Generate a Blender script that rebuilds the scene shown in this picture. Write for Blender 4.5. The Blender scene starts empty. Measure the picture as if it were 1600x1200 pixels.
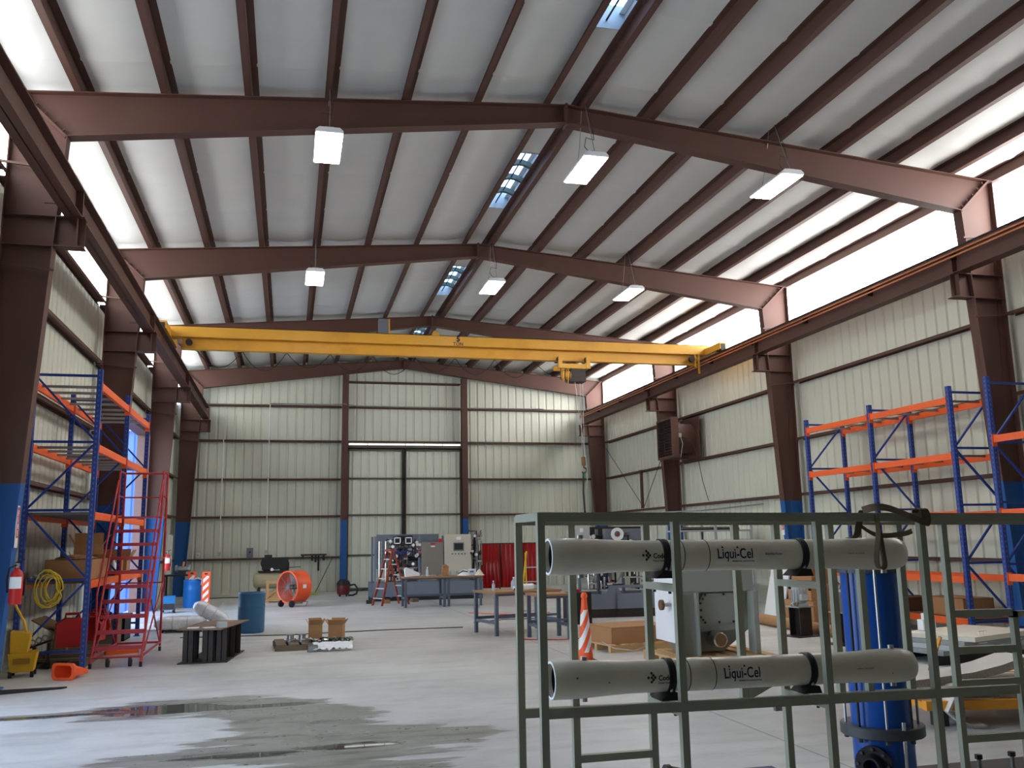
import bpy, bmesh, math, random
from mathutils import Vector, Matrix, Euler
R = math.radians
random.seed(7)
scene = bpy.context.scene
col = scene.collection

# ------------------------------------------------------------------ camera
cam_d = bpy.data.cameras.new('camera'); cam = bpy.data.objects.new('camera', cam_d); col.objects.link(cam)
YAW, PITCH, ROLL, EYE = .2443, .1725, -.0175, 1.686
_f = Vector((math.sin(YAW)*math.cos(PITCH), math.cos(YAW)*math.cos(PITCH), math.sin(PITCH)))
_r = Vector((math.cos(YAW), -math.sin(YAW), 0)); _u = _r.cross(_f)
_r2 = _r*math.cos(ROLL)+_u*math.sin(ROLL); _u2 = _u*math.cos(ROLL)-_r*math.sin(ROLL)
cam.matrix_world = Matrix(((_r2.x, _u2.x, -_f.x, 0), (_r2.y, _u2.y, -_f.y, 0), (_r2.z, _u2.z, -_f.z, EYE), (0, 0, 0, 1)))
cam_d.sensor_width = 36; cam_d.lens = 36*1401.5/1600; cam_d.clip_end = 300; cam_d.clip_start = .05
scene.camera = cam

# ------------------------------------------------------------------ world, view
world = bpy.data.worlds.new('world'); scene.world = world; world.use_nodes = True
wn = world.node_tree; wn.nodes.clear()
wo = wn.nodes.new('ShaderNodeOutputWorld'); wb = wn.nodes.new('ShaderNodeBackground'); sk = wn.nodes.new('ShaderNodeTexSky')
sk.sky_type = 'NISHITA'; sk.sun_disc = False; sk.sun_elevation = R(48); sk.sun_rotation = R(80); sk.air_density = 1.0; sk.dust_density = 2.5
wb.inputs['Strength'].default_value = 2.5
hz = wn.nodes.new('ShaderNodeMix'); hz.data_type = 'RGBA'; hz.inputs[0].default_value = .6; hz.inputs[7].default_value = (.86, .92, 1.0, 1)      # thin bright overcast over the blue
wn.links.new(sk.outputs[0], hz.inputs[6]); wn.links.new(hz.outputs[2], wb.inputs[0]); wn.links.new(wb.outputs[0], wo.inputs[0])
vs = scene.view_settings
vs.view_transform = 'Standard'; vs.look = 'None'; vs.exposure = 0.45; vs.gamma = 1.0; vs.use_curve_mapping = False
scene.cycles.use_denoising = True
scene.cycles.max_bounces = 6; scene.cycles.diffuse_bounces = 4; scene.cycles.glossy_bounces = 3
scene.cycles.transparent_max_bounces = 8; scene.cycles.sample_clamp_indirect = 6.0
WINDOW_RIGHT, WINDOW_LEFT, LAMP = 11.5, 4.6, 30.0

def portal(name, loc, rot, sx, sy):
    d = bpy.data.lights.new(name, 'AREA'); d.shape = 'RECTANGLE'; d.size = sx; d.size_y = sy; d.cycles.is_portal = True
    o = bpy.data.objects.new(name, d); o.location = loc; o.rotation_euler = rot; col.objects.link(o)

# ------------------------------------------------------------------ materials
MATS = {}
def mat(name, c, rough=.6, metal=0.0, var=.12, scale=4.0, bump=0.0, bscale=30.0, dirt=None, dirt_amt=.35, stretch=None, spec=.5, coat=0.0, alpha=None, trans=0.0, emit=None, estr=0.0, ior=1.45):
    if name in MATS: return MATS[name]
    m = bpy.data.materials.new(name); m.use_nodes = True; n = m.node_tree; b = n.nodes['Principled BSDF']; L = n.links.new
    b.inputs['Roughness'].default_value = rough; b.inputs['Metallic'].default_value = metal
    b.inputs['Specular IOR Level'].default_value = spec; b.inputs['Coat Weight'].default_value = coat
    b.inputs['Transmission Weight'].default_value = trans; b.inputs['IOR'].default_value = ior
    if alpha is not None: b.inputs['Alpha'].default_value = alpha
    if emit: b.inputs['Emission Color'].default_value = (*emit, 1); b.inputs['Emission Strength'].default_value = estr
    tc = n.nodes.new('ShaderNodeTexCoord'); src = tc.outputs['Object']
    if stretch:
        mp = n.nodes.new('ShaderNodeMapping'); mp.inputs['Scale'].default_value = stretch; L(src, mp.inputs[0]); src = mp.outputs[0]
    if var > 0 or dirt:
        nz = n.nodes.new('ShaderNodeTexNoise'); nz.inputs['Scale'].default_value = scale; nz.inputs['Detail'].default_value = 5; L(src, nz.inputs['Vector'])
        mx = n.nodes.new('ShaderNodeMix'); mx.data_type = 'RGBA'; mx.blend_type = 'MIX'
        lo = tuple(max(0, v*(1-var)) for v in c); hi = tuple(min(1, v*(1+var)) for v in c)
        mx.inputs[6].default_value = (*lo, 1); mx.inputs[7].default_value = (*hi, 1)
        L(nz.outputs['Fac'], mx.inputs[0]); out = mx.outputs[2]
        if dirt:
            n2 = n.nodes.new('ShaderNodeTexNoise'); n2.inputs['Scale'].default_value = scale*.6; n2.inputs['Detail'].default_value = 8; n2.inputs['Roughness'].default_value = .7; L(src, n2.inputs['Vector'])
            rp = n.nodes.new('ShaderNodeMapRange'); rp.inputs[1].default_value = .52; rp.inputs[2].default_value = .72; rp.inputs[4].default_value = dirt_amt; L(n2.outputs['Fac'], rp.inputs[0])
            m2 = n.nodes.new('ShaderNodeMix'); m2.data_type = 'RGBA'; m2.inputs[7].default_value = (*dirt, 1); L(rp.outputs[0], m2.inputs[0]); L(out, m2.inputs[6]); out = m2.outputs[2]
        L(out, b.inputs['Base Color'])
    else: b.inputs['Base Color'].default_value = (*c, 1)
    if bump:
        n3 = n.nodes.new('ShaderNodeTexNoise'); n3.inputs['Scale'].default_value = bscale; n3.inputs['Detail'].default_value = 4; L(src, n3.inputs['Vector'])
        bp = n.nodes.new('ShaderNodeBump'); bp.inputs['Strength'].default_value = bump; bp.inputs['Distance'].default_value = .02; L(n3.outputs['Fac'], bp.inputs['Height']); L(bp.outputs[0], b.inputs['Normal'])
    MATS[name] = m; return m

def srgb(r, g, b):
    f = lambda v: v/12.92 if v <= .04045 else ((v+.055)/1.055)**2.4
    return (f(r/255), f(g/255), f(b/255))

PRIMER = srgb(88, 58, 49); BLUEPAINT = srgb(26, 84, 150)
def column_mat():
    m = mat('primer_and_blue_paint', PRIMER, .62, var=.18, scale=1.3, bump=.04, bscale=60)
    n = m.node_tree; b = n.nodes['Principled BSDF']; L = n.links.new
    old = b.inputs['Base Color'].links[0].from_socket
    g = n.nodes.new('ShaderNodeNewGeometry'); s = n.nodes.new('ShaderNodeSeparateXYZ'); L(g.outputs['Position'], s.inputs[0])
    c = n.nodes.new('ShaderNodeMath'); c.operation = 'GREATER_THAN'; c.inputs[1].default_value = 2.5; L(s.outputs['Z'], c.inputs[0])
    mx = n.nodes.new('ShaderNodeMix'); mx.data_type = 'RGBA'; mx.inputs[6].default_value = (*BLUEPAINT, 1); L(c.outputs[0], mx.inputs[0]); L(old, mx.inputs[7]); L(mx.outputs[2], b.inputs['Base Color'])
    return m
M_COL = column_mat()
M_PRIM = mat('red_primer_steel', PRIMER, .6, var=.2, scale=1.1, bump=.04, bscale=50, dirt=srgb(118, 88, 72), dirt_amt=.22)
M_PURL = mat('purlin_primer', srgb(86, 58, 49), .6, var=.15, scale=.8)
M_SHEET = mat('wall_sheet', srgb(208, 210, 195), .5, var=.05, scale=.7, dirt=srgb(150, 148, 138), dirt_amt=.25, stretch=(1, 1, .15))
M_INS = mat('white_insulation', srgb(222, 222, 218), .68, var=.04, scale=1.2, spec=.28, bump=.2, bscale=3.0, stretch=(.5, 2.2, 1))
M_YEL = mat('crane_yellow', srgb(214, 158, 52), .45, var=.12, scale=1.5, dirt=srgb(150, 95, 30), dirt_amt=.3)
M_RBLUE = mat('rack_blue', srgb(28, 58, 140), .45, var=.15, scale=3)
M_RORG = mat('rack_orange', srgb(244, 102, 40), .45, var=.1, scale=3, dirt=srgb(190, 90, 50), dirt_amt=.3)
M_GALV = mat('galvanised', srgb(150, 152, 150), .45, .6, var=.12, scale=6)
M_STEEL = mat('bare_steel', srgb(170, 170, 168), .35, .9, var=.1, scale=6)
M_CHROME = mat('polished_steel', srgb(205, 205, 205), .18, 1.0, var=.05, scale=6)
M_BLACK = mat('black_rubber', srgb(28, 28, 30), .6, var=.1, scale=8)
M_DARK = mat('dark_steel', srgb(52, 46, 44), .55, .2, var=.25, scale=5, dirt=srgb(80, 55, 42), dirt_amt=.4)
M_CARD = mat('cardboard', srgb(168, 124, 84), .85, var=.1, scale=4, dirt=srgb(130, 92, 60), dirt_amt=.3)
M_CARDIN = mat('cardboard_inside', srgb(150, 108, 72), .9, var=.1, scale=4)
M_WOOD = mat('raw_wood', srgb(196, 156, 108), .8, var=.2, scale=3, stretch=(1, 6, 6))
M_OLIVE = mat('skid_grey_green_paint', srgb(150, 152, 134), .42, var=.06, scale=5, dirt=srgb(104, 104, 92), dirt_amt=.25)
M_PIPE = mat('off_white_pressure_vessel', srgb(226, 219, 202), .3, var=.05, scale=4, dirt=srgb(182, 175, 158), dirt_amt=.3, bump=.02, bscale=25)
M_WHITE = mat('white_paint', srgb(232, 234, 236), .5, var=.03)
M_RED = mat('red_paint', srgb(190, 34, 32), .4, var=.12, scale=4)
M_LRED = mat('ladder_red', srgb(176, 46, 54), .45, var=.15, scale=4)
M_ORANGE = mat('safety_orange', srgb(246, 92, 40), .5, var=.1, scale=4)
M_DRUM = mat('drum_blue', srgb(26, 112, 196), .35, var=.08, scale=3)
M_DRUM2 = mat('drum_dull_blue', srgb(44, 92, 128), .4, var=.08, scale=3)
M_BUCKET = mat('bucket_yellow', srgb(226, 176, 40), .5, var=.1, scale=5)
M_GREY = mat('machine_grey', srgb(108, 114, 124), .45, var=.08, scale=4)
M_LGREY = mat('light_grey_paint', srgb(176, 180, 182), .45, var=.06, scale=4)
M_SS = mat('brushed_stainless', srgb(206, 200, 186), .38, .3, var=.05, scale=3, stretch=(1, 1, 20))
M_WRAP = mat('bubble_wrap', srgb(226, 230, 236), .22, var=.04, bump=.5, bscale=26, spec=.8)
M_GREEN = mat('green_paint', srgb(54, 96, 72), .5, var=.15, scale=5)
M_LAMP = mat('led_lens', (1, 1, 1), .4, var=0, emit=(1, .945, .85), estr=LAMP)
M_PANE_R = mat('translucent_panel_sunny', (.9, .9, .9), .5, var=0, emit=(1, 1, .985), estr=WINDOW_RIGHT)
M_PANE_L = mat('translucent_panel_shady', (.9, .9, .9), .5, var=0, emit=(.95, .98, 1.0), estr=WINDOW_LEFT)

# ------------------------------------------------------------------ mesh helpers
class MB:
    def __init__(s): s.v = []; s.f = []; s.sm = []
    def add(s, vs, fs, smooth=False):
        b = len(s.v); s.v += [tuple(v) for v in vs]
        for f in fs: s.f.append(tuple(b+i for i in f)); s.sm.append(smooth)
        return s
    def box(s, x0, x1, y0, y1, z0, z1):
        if x0 > x1: x0, x1 = x1, x0
        if y0 > y1: y0, y1 = y1, y0
        if z0 > z1: z0, z1 = z1, z0
        return s.add([(x0,y0,z0),(x1,y0,z0),(x1,y1,z0),(x0,y1,z0),(x0,y0,z1),(x1,y0,z1),(x1,y1,z1),(x0,y1,z1)],
              [(0,3,2,1),(4,5,6,7),(0,1,5,4),(1,2,6,5),(2,3,7,6),(3,0,4,7)])
    def obox(s, c, size, rot=(0,0,0)):
        m = Euler(rot).to_matrix(); c = Vector(c); hx, hy, hz = [k/2 for k in size]
        p = [c+m@Vector(q) for q in [(-hx,-hy,-hz),(hx,-hy,-hz),(hx,hy,-hz),(-hx,hy,-hz),(-hx,-hy,hz),(hx,-hy,hz),(hx,hy,hz),(-hx,hy,hz)]]
        return s.add(p, [(0,3,2,1),(4,5,6,7),(0,1,5,4),(1,2,6,5),(2,3,7,6),(3,0,4,7)])
    def bar(s, p0, p1, w, h, up=(0,0,1)):
        p0 = Vector(p0); p1 = Vector(p1); d = (p1-p0).normalized(); up = Vector(up)
        if abs(d.dot(up)) > .99: up = Vector((0,1,0))
        a = d.cross(up).normalized()*w/2; b = a.cross(d).normalized()*h/2
        return s.add([p0-a-b,p0+a-b,p0+a+b,p0-a+b,p1-a-b,p1+a-b,p1+a+b,p1-a+b], [(0,3,2,1)[::-1],(4,5,6,7)[::-1],(0,1,5,4)[::-1],(1,2,6,5)[::-1],(2,3,7,6)[::-1],(3,0,4,7)[::-1]])
    def cyl(s, p0, p1, r0, r1=None, n=14, caps=True):
        r1 = r0 if r1 is None else r1
        p0 = Vector(p0); p1 = Vector(p1); d = (p1-p0).normalized(); t = Vector((1,0,0)) if abs(d.x) < .9 else Vector((0,1,0))
        a = d.cross(t).normalized(); b = d.cross(a)
        v = []
        for p, r in ((p0,r0),(p1,r1)):
            for i in range(n):
                an = 2*math.pi*i/n; v.append(p+(a*math.cos(an)+b*math.sin(an))*r)
        s.add(v, [(i,(i+1)%n,n+(i+1)%n,n+i)[::-1] for i in range(n)], True)
        if caps: s.add(v[:n], [tuple(range(n))]); s.add(v[n:], [tuple(range(n))[::-1]])
        return s
    def tube(s, pts, r, n=6, caps=True):
        pts = [Vector(p) for p in pts]; rings = []; a = None
        for i, p in enumerate(pts):
            d = (pts[min(i+1,len(pts)-1)]-pts[max(i-1,0)]).normalized()
            if a is None:
                t = Vector((0,0,1)) if abs(d.z) < .9 else Vector((1,0,0)); a = d.cross(t).normalized()
            else: a = (a-d*a.dot(d)).normalized()
            b = d.cross(a); rings.append([p+(a*math.cos(2*math.pi*k/n)+b*math.sin(2*math.pi*k/n))*r for k in range(n)])
        v = [q for rg in rings for q in rg]
        s.add(v, [(i*n+k,i*n+(k+1)%n,(i+1)*n+(k+1)%n,(i+1)*n+k)[::-1] for i in range(len(pts)-1) for k in range(n)], True)
        if caps: s.add(rings[0], [tuple(range(n))]); s.add(rings[-1], [tuple(range(n))[::-1]])
        return s
    def lathe(s, prof, n=24, M=None, a0=0, a1=2*math.pi):
        full = abs(a1-a0-2*math.pi) < 1e-6; m = n if full else n+1; v = []
        for r, z in prof:
            for i in range(m):
                an = a0+(a1-a0)*i/n; q = Vector((r*math.cos(an), r*math.sin(an), z)); v.append(M@q if M else q)
        fs = [(j*m+i, j*m+(i+1)%m, (j+1)*m+(i+1)%m, (j+1)*m+i) for j in range(len(prof)-1) for i in range(m if full else n)]
        return s.add(v, fs, True)
    def prism(s, poly, axis, a0, a1):
        def P(u, w, a): return {'x': (a,u,w), 'y': (u,a,w), 'z': (u,w,a)}[axis]
        n = len(poly); v = [P(u,w,a0) for u,w in poly]+[P(u,w,a1) for u,w in poly]
        return s.add(v, [tuple(range(n))[::-1], tuple(range(n,2*n))]+[(i,(i+1)%n,n+(i+1)%n,n+i) for i in range(n)])
    def grid(s, rows, smooth=True, closed=False):
        m = len(rows[0]); v = [q for r in rows for q in r]
        k = m if closed else m-1
        return s.add(v, [(j*m+i, j*m+(i+1)%m, (j+1)*m+(i+1)%m, (j+1)*m+i) for j in range(len(rows)-1) for i in range(k)], smooth)
    def mesh(s, name, m=None, fix=True):
        me = bpy.data.meshes.new(name); me.from_pydata(s.v, [], s.f)
        me.polygons.foreach_set('use_smooth', s.sm)
        if fix:
            bm = bmesh.new(); bm.from_mesh(me); bmesh.ops.remove_doubles(bm, verts=bm.verts, dist=1e-5); bmesh.ops.recalc_face_normals(bm, faces=bm.faces); bm.to_mesh(me); bm.free()
        me.set_sharp_from_angle(angle=R(38))
        if m: me.materials.append(m)
        return me
    def build(s, name, m, parent=None, loc=(0,0,0), rot=(0,0,0)):
        return put(s.mesh(name, m), name, parent, loc, rot)
def put(me, name, parent=None, loc=(0,0,0), rot=(0,0,0)):
    o = bpy.data.objects.new(name, me); o.location = loc; o.rotation_euler = rot; col.objects.link(o)
    if parent: o.parent = parent
    return o
def tag(o, label, cat, group=None):
    o['label'] = label; o['category'] = cat
    if group: o['group'] = group
    return o
def thing(name, label, cat, loc=(0,0,0), rz=0, group=None):
    o = bpy.data.objects.new(name, None); o.empty_display_size = .1; o.location = loc; o.rotation_euler = (0,0,rz); col.objects.link(o)
    return tag(o, label, cat, group)
def struct(o): o['kind'] = 'structure'; return o
def sroot(name, loc=(0,0,0)):
    o = bpy.data.objects.new(name, None); o.empty_display_size = .1; o.location = loc; col.objects.link(o); return struct(o)
def dup(root, loc, rz=0, label=None):
    c = root.copy(); col.objects.link(c); c.location = loc; c.rotation_euler = (0,0,rz)
    if label: c['label'] = label
    for ch in list(root.children):
        k = ch.copy(); col.objects.link(k); k.parent = c
        for g in list(ch.children): h = g.copy(); col.objects.link(h); h.parent = k
    return c
def catenary(a, b, sag, n=10):
    a = Vector(a); b = Vector(b)
    return [a.lerp(b, i/n)-Vector((0,0,sag*4*(i/n)*(1-i/n))) for i in range(n+1)]
def text_mesh(txt, size, extrude=.001, bold=0.0, sx=1.0):
    c = bpy.data.curves.new('lettering', 'FONT'); c.body = txt; c.size = size; c.align_x = 'LEFT'; c.offset = bold; c.extrude = extrude; c.resolution_u = 3
    o = bpy.data.objects.new('lettering', c); col.objects.link(o)
    dg = bpy.context.evaluated_depsgraph_get(); me = bpy.data.meshes.new_from_object(o.evaluated_get(dg))
    bpy.data.objects.remove(o)
    for v in me.vertices: v.co.x *= sx
    return me
def slice_y(me, step):
    bm = bmesh.new(); bm.from_mesh(me); ys = [v.co.y for v in bm.verts]; y = min(ys)+step
    while y < max(ys):
        bmesh.ops.bisect_plane(bm, geom=bm.verts[:]+bm.edges[:]+bm.faces[:], plane_co=(0, y, 0), plane_no=(0, 1, 0)); y += step
    bm.to_mesh(me); bm.free(); return me

# ------------------------------------------------------------------ building shell
CX = 4.06; WALL = 7.96; YB = 33.36; YF = -16.0
FR = [12.54, 19.33, 26.13, 32.92]
XL, XR = CX-WALL, CX+WALL
def rtop(o): return 8.38-.079*abs(o)            # top of the rafters
def roofz(o): return rtop(o)+.2                 # top of the purlins
GIRTS = [1.23, 2.68, 4.0, 5.38]
SILL = 6.62
DOORS = [(4.7, 8.0, 5.1), (8.4, 11.3, 3.9), (21.0, 25.92, 4.7)]      # open roll-up doors in the left wall: y0, y1, height

# floor -----------------------------------------------------------
def floor_material():
    m = bpy.data.materials.new('polished_concrete'); m.use_nodes = True; n = m.node_tree; L = n.links.new; b = n.nodes['Principled BSDF']
    N = n.nodes.new
    g = N('ShaderNodeNewGeometry')
    def noise(sc, det=6, rough=.6, vec=None):
        z = N('ShaderNodeTexNoise'); z.inputs['Scale'].default_value = sc; z.inputs['Detail'].default_value = det; z.inputs['Roughness'].default_value = rough
        L(vec or g.outputs['Position'], z.inputs['Vector']); return z
    def rng(src, a, c, d=0., e=1.):
        r = N('ShaderNodeMapRange'); r.inputs[1].default_value = a; r.inputs[2].default_value = c; r.inputs[3].default_value = d; r.inputs[4].default_value = e; L(src, r.inputs[0]); return r.outputs[0]
    def math_(op, a, c):
        k = N('ShaderNodeMath'); k.operation = op
        for i, q in enumerate((a, c)):
            if isinstance(q, (int, float)): k.inputs[i].default_value = q
            else: L(q, k.inputs[i])
        return k.outputs[0]
    def mixc(f, a, c):
        k = N('ShaderNodeMix'); k.data_type = 'RGBA'; L(f, k.inputs[0])
        for i, q in ((6, a), (7, c)):
            if isinstance(q, tuple): k.inputs[i].default_value = (*q, 1)
            else: L(q, k.inputs[i])
        return k.outputs[2]
    big = noise(.45, 7, .62); fine = noise(5, 6, .65)
    mpx = N('ShaderNodeMapping'); mpx.inputs['Scale'].default_value = (.5, 2.6, 1); L(g.outputs['Position'], mpx.inputs[0])
    streak = noise(1.1, 7, .68, mpx.outputs[0])
    c0 = mixc(rng(big.outputs['Fac'], .35, .68), srgb(180, 180, 178), srgb(212, 212, 209))
    c0 = mixc(rng(streak.outputs['Fac'], .5, .7, 0, .55), c0, srgb(150, 148, 142))
    c0 = mixc(rng(fine.outputs['Fac'], .6, .8, 0, .35), c0, srgb(226, 226, 224))
    # damp patches where water lies on the concrete
    edge = noise(1.6, 7, .62, mpx.outputs[0]); sep = N('ShaderNodeSeparateXYZ'); L(g.outputs['Position'], sep.inputs[0])
    wob = rng(edge.outputs['Fac'], .3, .7, -.75, .75)
    patches = [(-1.1, 10.5, 1.2, .55, .05), (-.25, 10.2, .95, .7, -.25), (-2.5, 10.45, 1.1, .16, 0), (.2, 9.3, .75, 1.0, 0), (.4, 8.15, 1.3, .75, 0), (-.7, 8.05, .75, .36, 0), (1.15, 8.3, .7, .5, 0), (.2, 7.2, 1.1, .45, 0)]
    acc = None
    for px, py, rx, ry, sk_ in patches:
        dx = math_('SUBTRACT', sep.outputs['X'], px); dy = math_('SUBTRACT', sep.outputs['Y'], py)
        dy = math_('SUBTRACT', dy, math_('MULTIPLY', dx, sk_))
        d = math_('ADD', math_('POWER', math_('ABSOLUTE', math_('DIVIDE', dx, rx), 0), 2.0), math_('POWER', math_('ABSOLUTE', math_('DIVIDE', dy, ry), 0), 2.0))
        k = math_('SUBTRACT', 1.0, math_('ADD', d, wob))
        acc = k if acc is None else math_('MAXIMUM', acc, k)
    damp = rng(acc, 0., .16)
    wacc = None
    for px, py, rx, ry in ((-1.25, 10.42, .75, .3), (-.35, 10.3, .75, .12), (-2.4, 10.42, 1.2, .07), (.55, 8.1, .5, .12), (-.3, 8.0, .6, .1)):
        dx = math_('DIVIDE', math_('SUBTRACT', sep.outputs['X'], px), rx); dy = math_('DIVIDE', math_('SUBTRACT', sep.outputs['Y'], py), ry)
        k = math_('SUBTRACT', 1.0, math_('ADD', math_('ADD', math_('MULTIPLY', dx, dx), math_('MULTIPLY', dy, dy)), wob)); wacc = k if wacc is None else math_('MAXIMUM', wacc, k)
    wet = rng(wacc, 0., .3)
    c0 = mixc(damp, c0, srgb(142, 141, 132))
    tone = noise(2.2, 6, .7, mpx.outputs[0])
    c0 = mixc(math_('MULTIPLY', damp, rng(tone.outputs['Fac'], .48, .66, 0, .75)), c0, srgb(80, 78, 70))
    c0 = mixc(math_('MULTIPLY', wet, .75), c0, srgb(58, 57, 52))
    # saw-cut joints
    for ax, pos in (('Y', 17.6), ('Y', 24.4), ('X', 4.06)):
        dj = math_('ABSOLUTE', math_('SUBTRACT', sep.outputs[ax], pos), 0)
        c0 = mixc(rng(dj, .008, .014, .6, 0.), c0, srgb(96, 94, 90))
    L(c0, b.inputs['Base Color'])
    ro = math_('SUBTRACT', rng(fine.outputs['Fac'], .3, .7, .30, .46), math_('MULTIPLY', wet, .32))
    ro = math_('SUBTRACT', ro, math_('MULTIPLY', damp, .06))
    L(math_('MAXIMUM', ro, .02), b.inputs['Roughness'])
    bp = N('ShaderNodeBump'); bp.inputs['Strength'].default_value = .06; bp.inputs['Distance'].default_value = .02
    L(math_('MULTIPLY', fine.outputs['Fac'], math_('SUBTRACT', 1.0, wet)), bp.inputs['Height']); L(bp.outputs[0], b.inputs['Normal'])
    return m
M_FLOOR = floor_material()
struct(MB().box(XL-.25, XR+.25, YF-.2, YB+.3, -.15, 0).build('floor', M_FLOOR))
M_GROUND = mat('yard_concrete', srgb(196, 194, 188), .8, var=.1, scale=.5)
struct(MB().box(-60, 70, -50, 90, -.4, -.16).build('ground', M_GROUND))

# ribbed wall sheets --------------------------------------------------
RIB = [(0,0),(.09,0),(.115,.03),(.165,.03),(.19,0)]
def sheet_profile(w):
    pts = []; k = 0
    while k*.3048 < w-.01:
        for t, d in RIB:
            if k*.3048+t <= w: pts.append((k*.3048+t, d))
        k += 1
    pts.append((w, 0)); return pts
def panel_mesh(w, z0, zt, flip=1):              # zt: function of t, the top edge
    pr = sheet_profile(w); m = MB()
    m.add([(t, d*flip, z0) for t, d in pr]+[(t, d*flip, zt(t)) for t, d in pr], [(i, i+1, len(pr)+i+1, len(pr)+i) for i in range(len(pr)-1)])
    return m.mesh('wall_panel', M_SHEET, fix=False)
PW = .9144
wl = sroot('wall_left'); wr = sroot('wall_right'); wbk = sroot('wall_back'); wf = sroot('wall_front')
full = panel_mesh(PW, 0, lambda t: SILL)
overs = [panel_mesh(PW, d[2], lambda t: SILL) for d in DOORS]
ny = int((YB-YF)/PW)+1
for i in range(ny):
    y = YF+i*PW
    put(full, 'wall_panel', wr, (XR, y+PW, 0), (0, 0, -math.pi/2)).scale = (1, 1, 1)
    yc = y+PW/2
    me = next((o for o, d in zip(overs, DOORS) if d[0] < yc < d[1]), full)
    put(me, 'wall_panel', wl, (XL, y, 0), (0, 0, math.pi/2))
nx = int(2*WALL/PW)+1
for i in range(nx):
    x = XL+i*PW; w = min(PW, XR-x)
    if w < .05: continue
    put(panel_mesh(w, 0, lambda t: roofz(x+t-CX)), 'wall_panel', wbk, (x, YB, 0))
    put(panel_mesh(w, 0, lambda t: roofz(x+t-CX), -1), 'wall_panel', wf, (x, YF, 0))
# head strip above the clerestory
for w_, x in ((wl, XL), (wr, XR)):
    MB().box(x-.01, x+.01, YF, YB, 7.84, 8.0).build('eave_trim', M_SHEET, w_); MB().box(x-.01, x+.01, YF, 5.85, SILL, 7.84).build('light_cut_sheet', M_SHEET, w_)  # unseen windowless sheet behind the camera, added to cut frontal light
# girts: C sections on the wall, interrupted at the columns and the doors
def girt(parent, p0, p1, inward, z):
    """channel girt, p0->p1, web horizontal, flange facing the room"""
    m = MB(); p0 = Vector(p0); p1 = Vector(p1); iv = Vector(inward)*.17
    for a, b in ((0, 1),):
        for (o0, o1, za, zb) in ((0, 1, -.004, .004), (.965, 1, -.06, .004), (0, .035, -.06, .004)):
            q = [p0+iv*o0, p1+iv*o0, p1+iv*o1, p0+iv*o1]
            m.add([(v.x, v.y, z+za) for v in q]+[(v.x, v.y, z+zb) for v in q], [(0,1,2,3)[::-1],(4,5,6,7),(0,1,5,4),(1,2,6,5),(2,3,7,6),(3,0,4,7)])
    return m.build('girt', M_PURL, parent)
spans = [(YF+.05, FR[0]-.11)]+[(FR[i]+.11, FR[i+1]-.11) for i in range(3)]
for z in GIRTS+[SILL]:
    for a, b in spans:
        girt(wr, (XR-.01, a, 0), (XR-.01, b, 0), (-1, 0, 0), z)
        segs = [(a, b)]
        for d0, d1, dz in DOORS:
            ns = []
            for s0, s1 in segs:
                if z < dz-.05 and s0 < d1 and s1 > d0:
                    if d0-s0 > .1: ns.append((s0, d0))
                    if s1-d1 > .1: ns.append((d1, s1))
                else: ns.append((s0, s1))
            segs = ns
        for s0, s1 in segs: girt(wl, (XL+.01, s0, 0), (XL+.01, s1, 0), (1, 0, 0), z)
# door jambs and headers of the two open side doors
for (d0, d1, dz), nm in zip(DOORS, ('door_1', 'door_2', 'door_3')):
    d = sroot(nm)
    M_JAMB = mat('door_jamb_paint', srgb(120, 92, 88), .5, var=.06)
    for y in (d0, d1): MB().box(XL-.12, XL+.2, y-.04, y+.04, 0, dz).build('jamb', M_JAMB, d)
    MB().box(XL-.12, XL+.2, d0, d1, dz-.04, dz+.1).build('header', M_PURL, d)
    mm = MB(); mm.cyl((XL-.3, d0-.1, dz+.3), (XL-.3, d1+.1, dz+.3), .18, n=20); mm.build('roller_curtain', M_PURL, d)
for k, (d0, d1, dz) in enumerate(DOORS): portal('door_portal', (XL-.05, (d0+d1)/2, dz/2), (0, -math.pi/2, 0), dz, d1-d0)

# clerestory panes, one window per bay and side -----------------------
k = 1
bays = [(5.85, FR[0]-.11)]+[(FR[i]+.11, FR[i+1]-.11) for i in range(3)]
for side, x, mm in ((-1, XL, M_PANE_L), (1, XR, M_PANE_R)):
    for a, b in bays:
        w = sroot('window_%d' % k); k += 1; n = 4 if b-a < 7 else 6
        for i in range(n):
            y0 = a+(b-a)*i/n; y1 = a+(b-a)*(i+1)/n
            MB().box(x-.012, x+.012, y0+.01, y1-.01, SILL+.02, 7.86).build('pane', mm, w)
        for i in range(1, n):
            y0 = a+(b-a)*i/n; MB().box(x-.02, x+.02, y0-.011, y0+.011, SILL+.02, 7.86).build('glazing_bar', M_WHITE, w)

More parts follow.
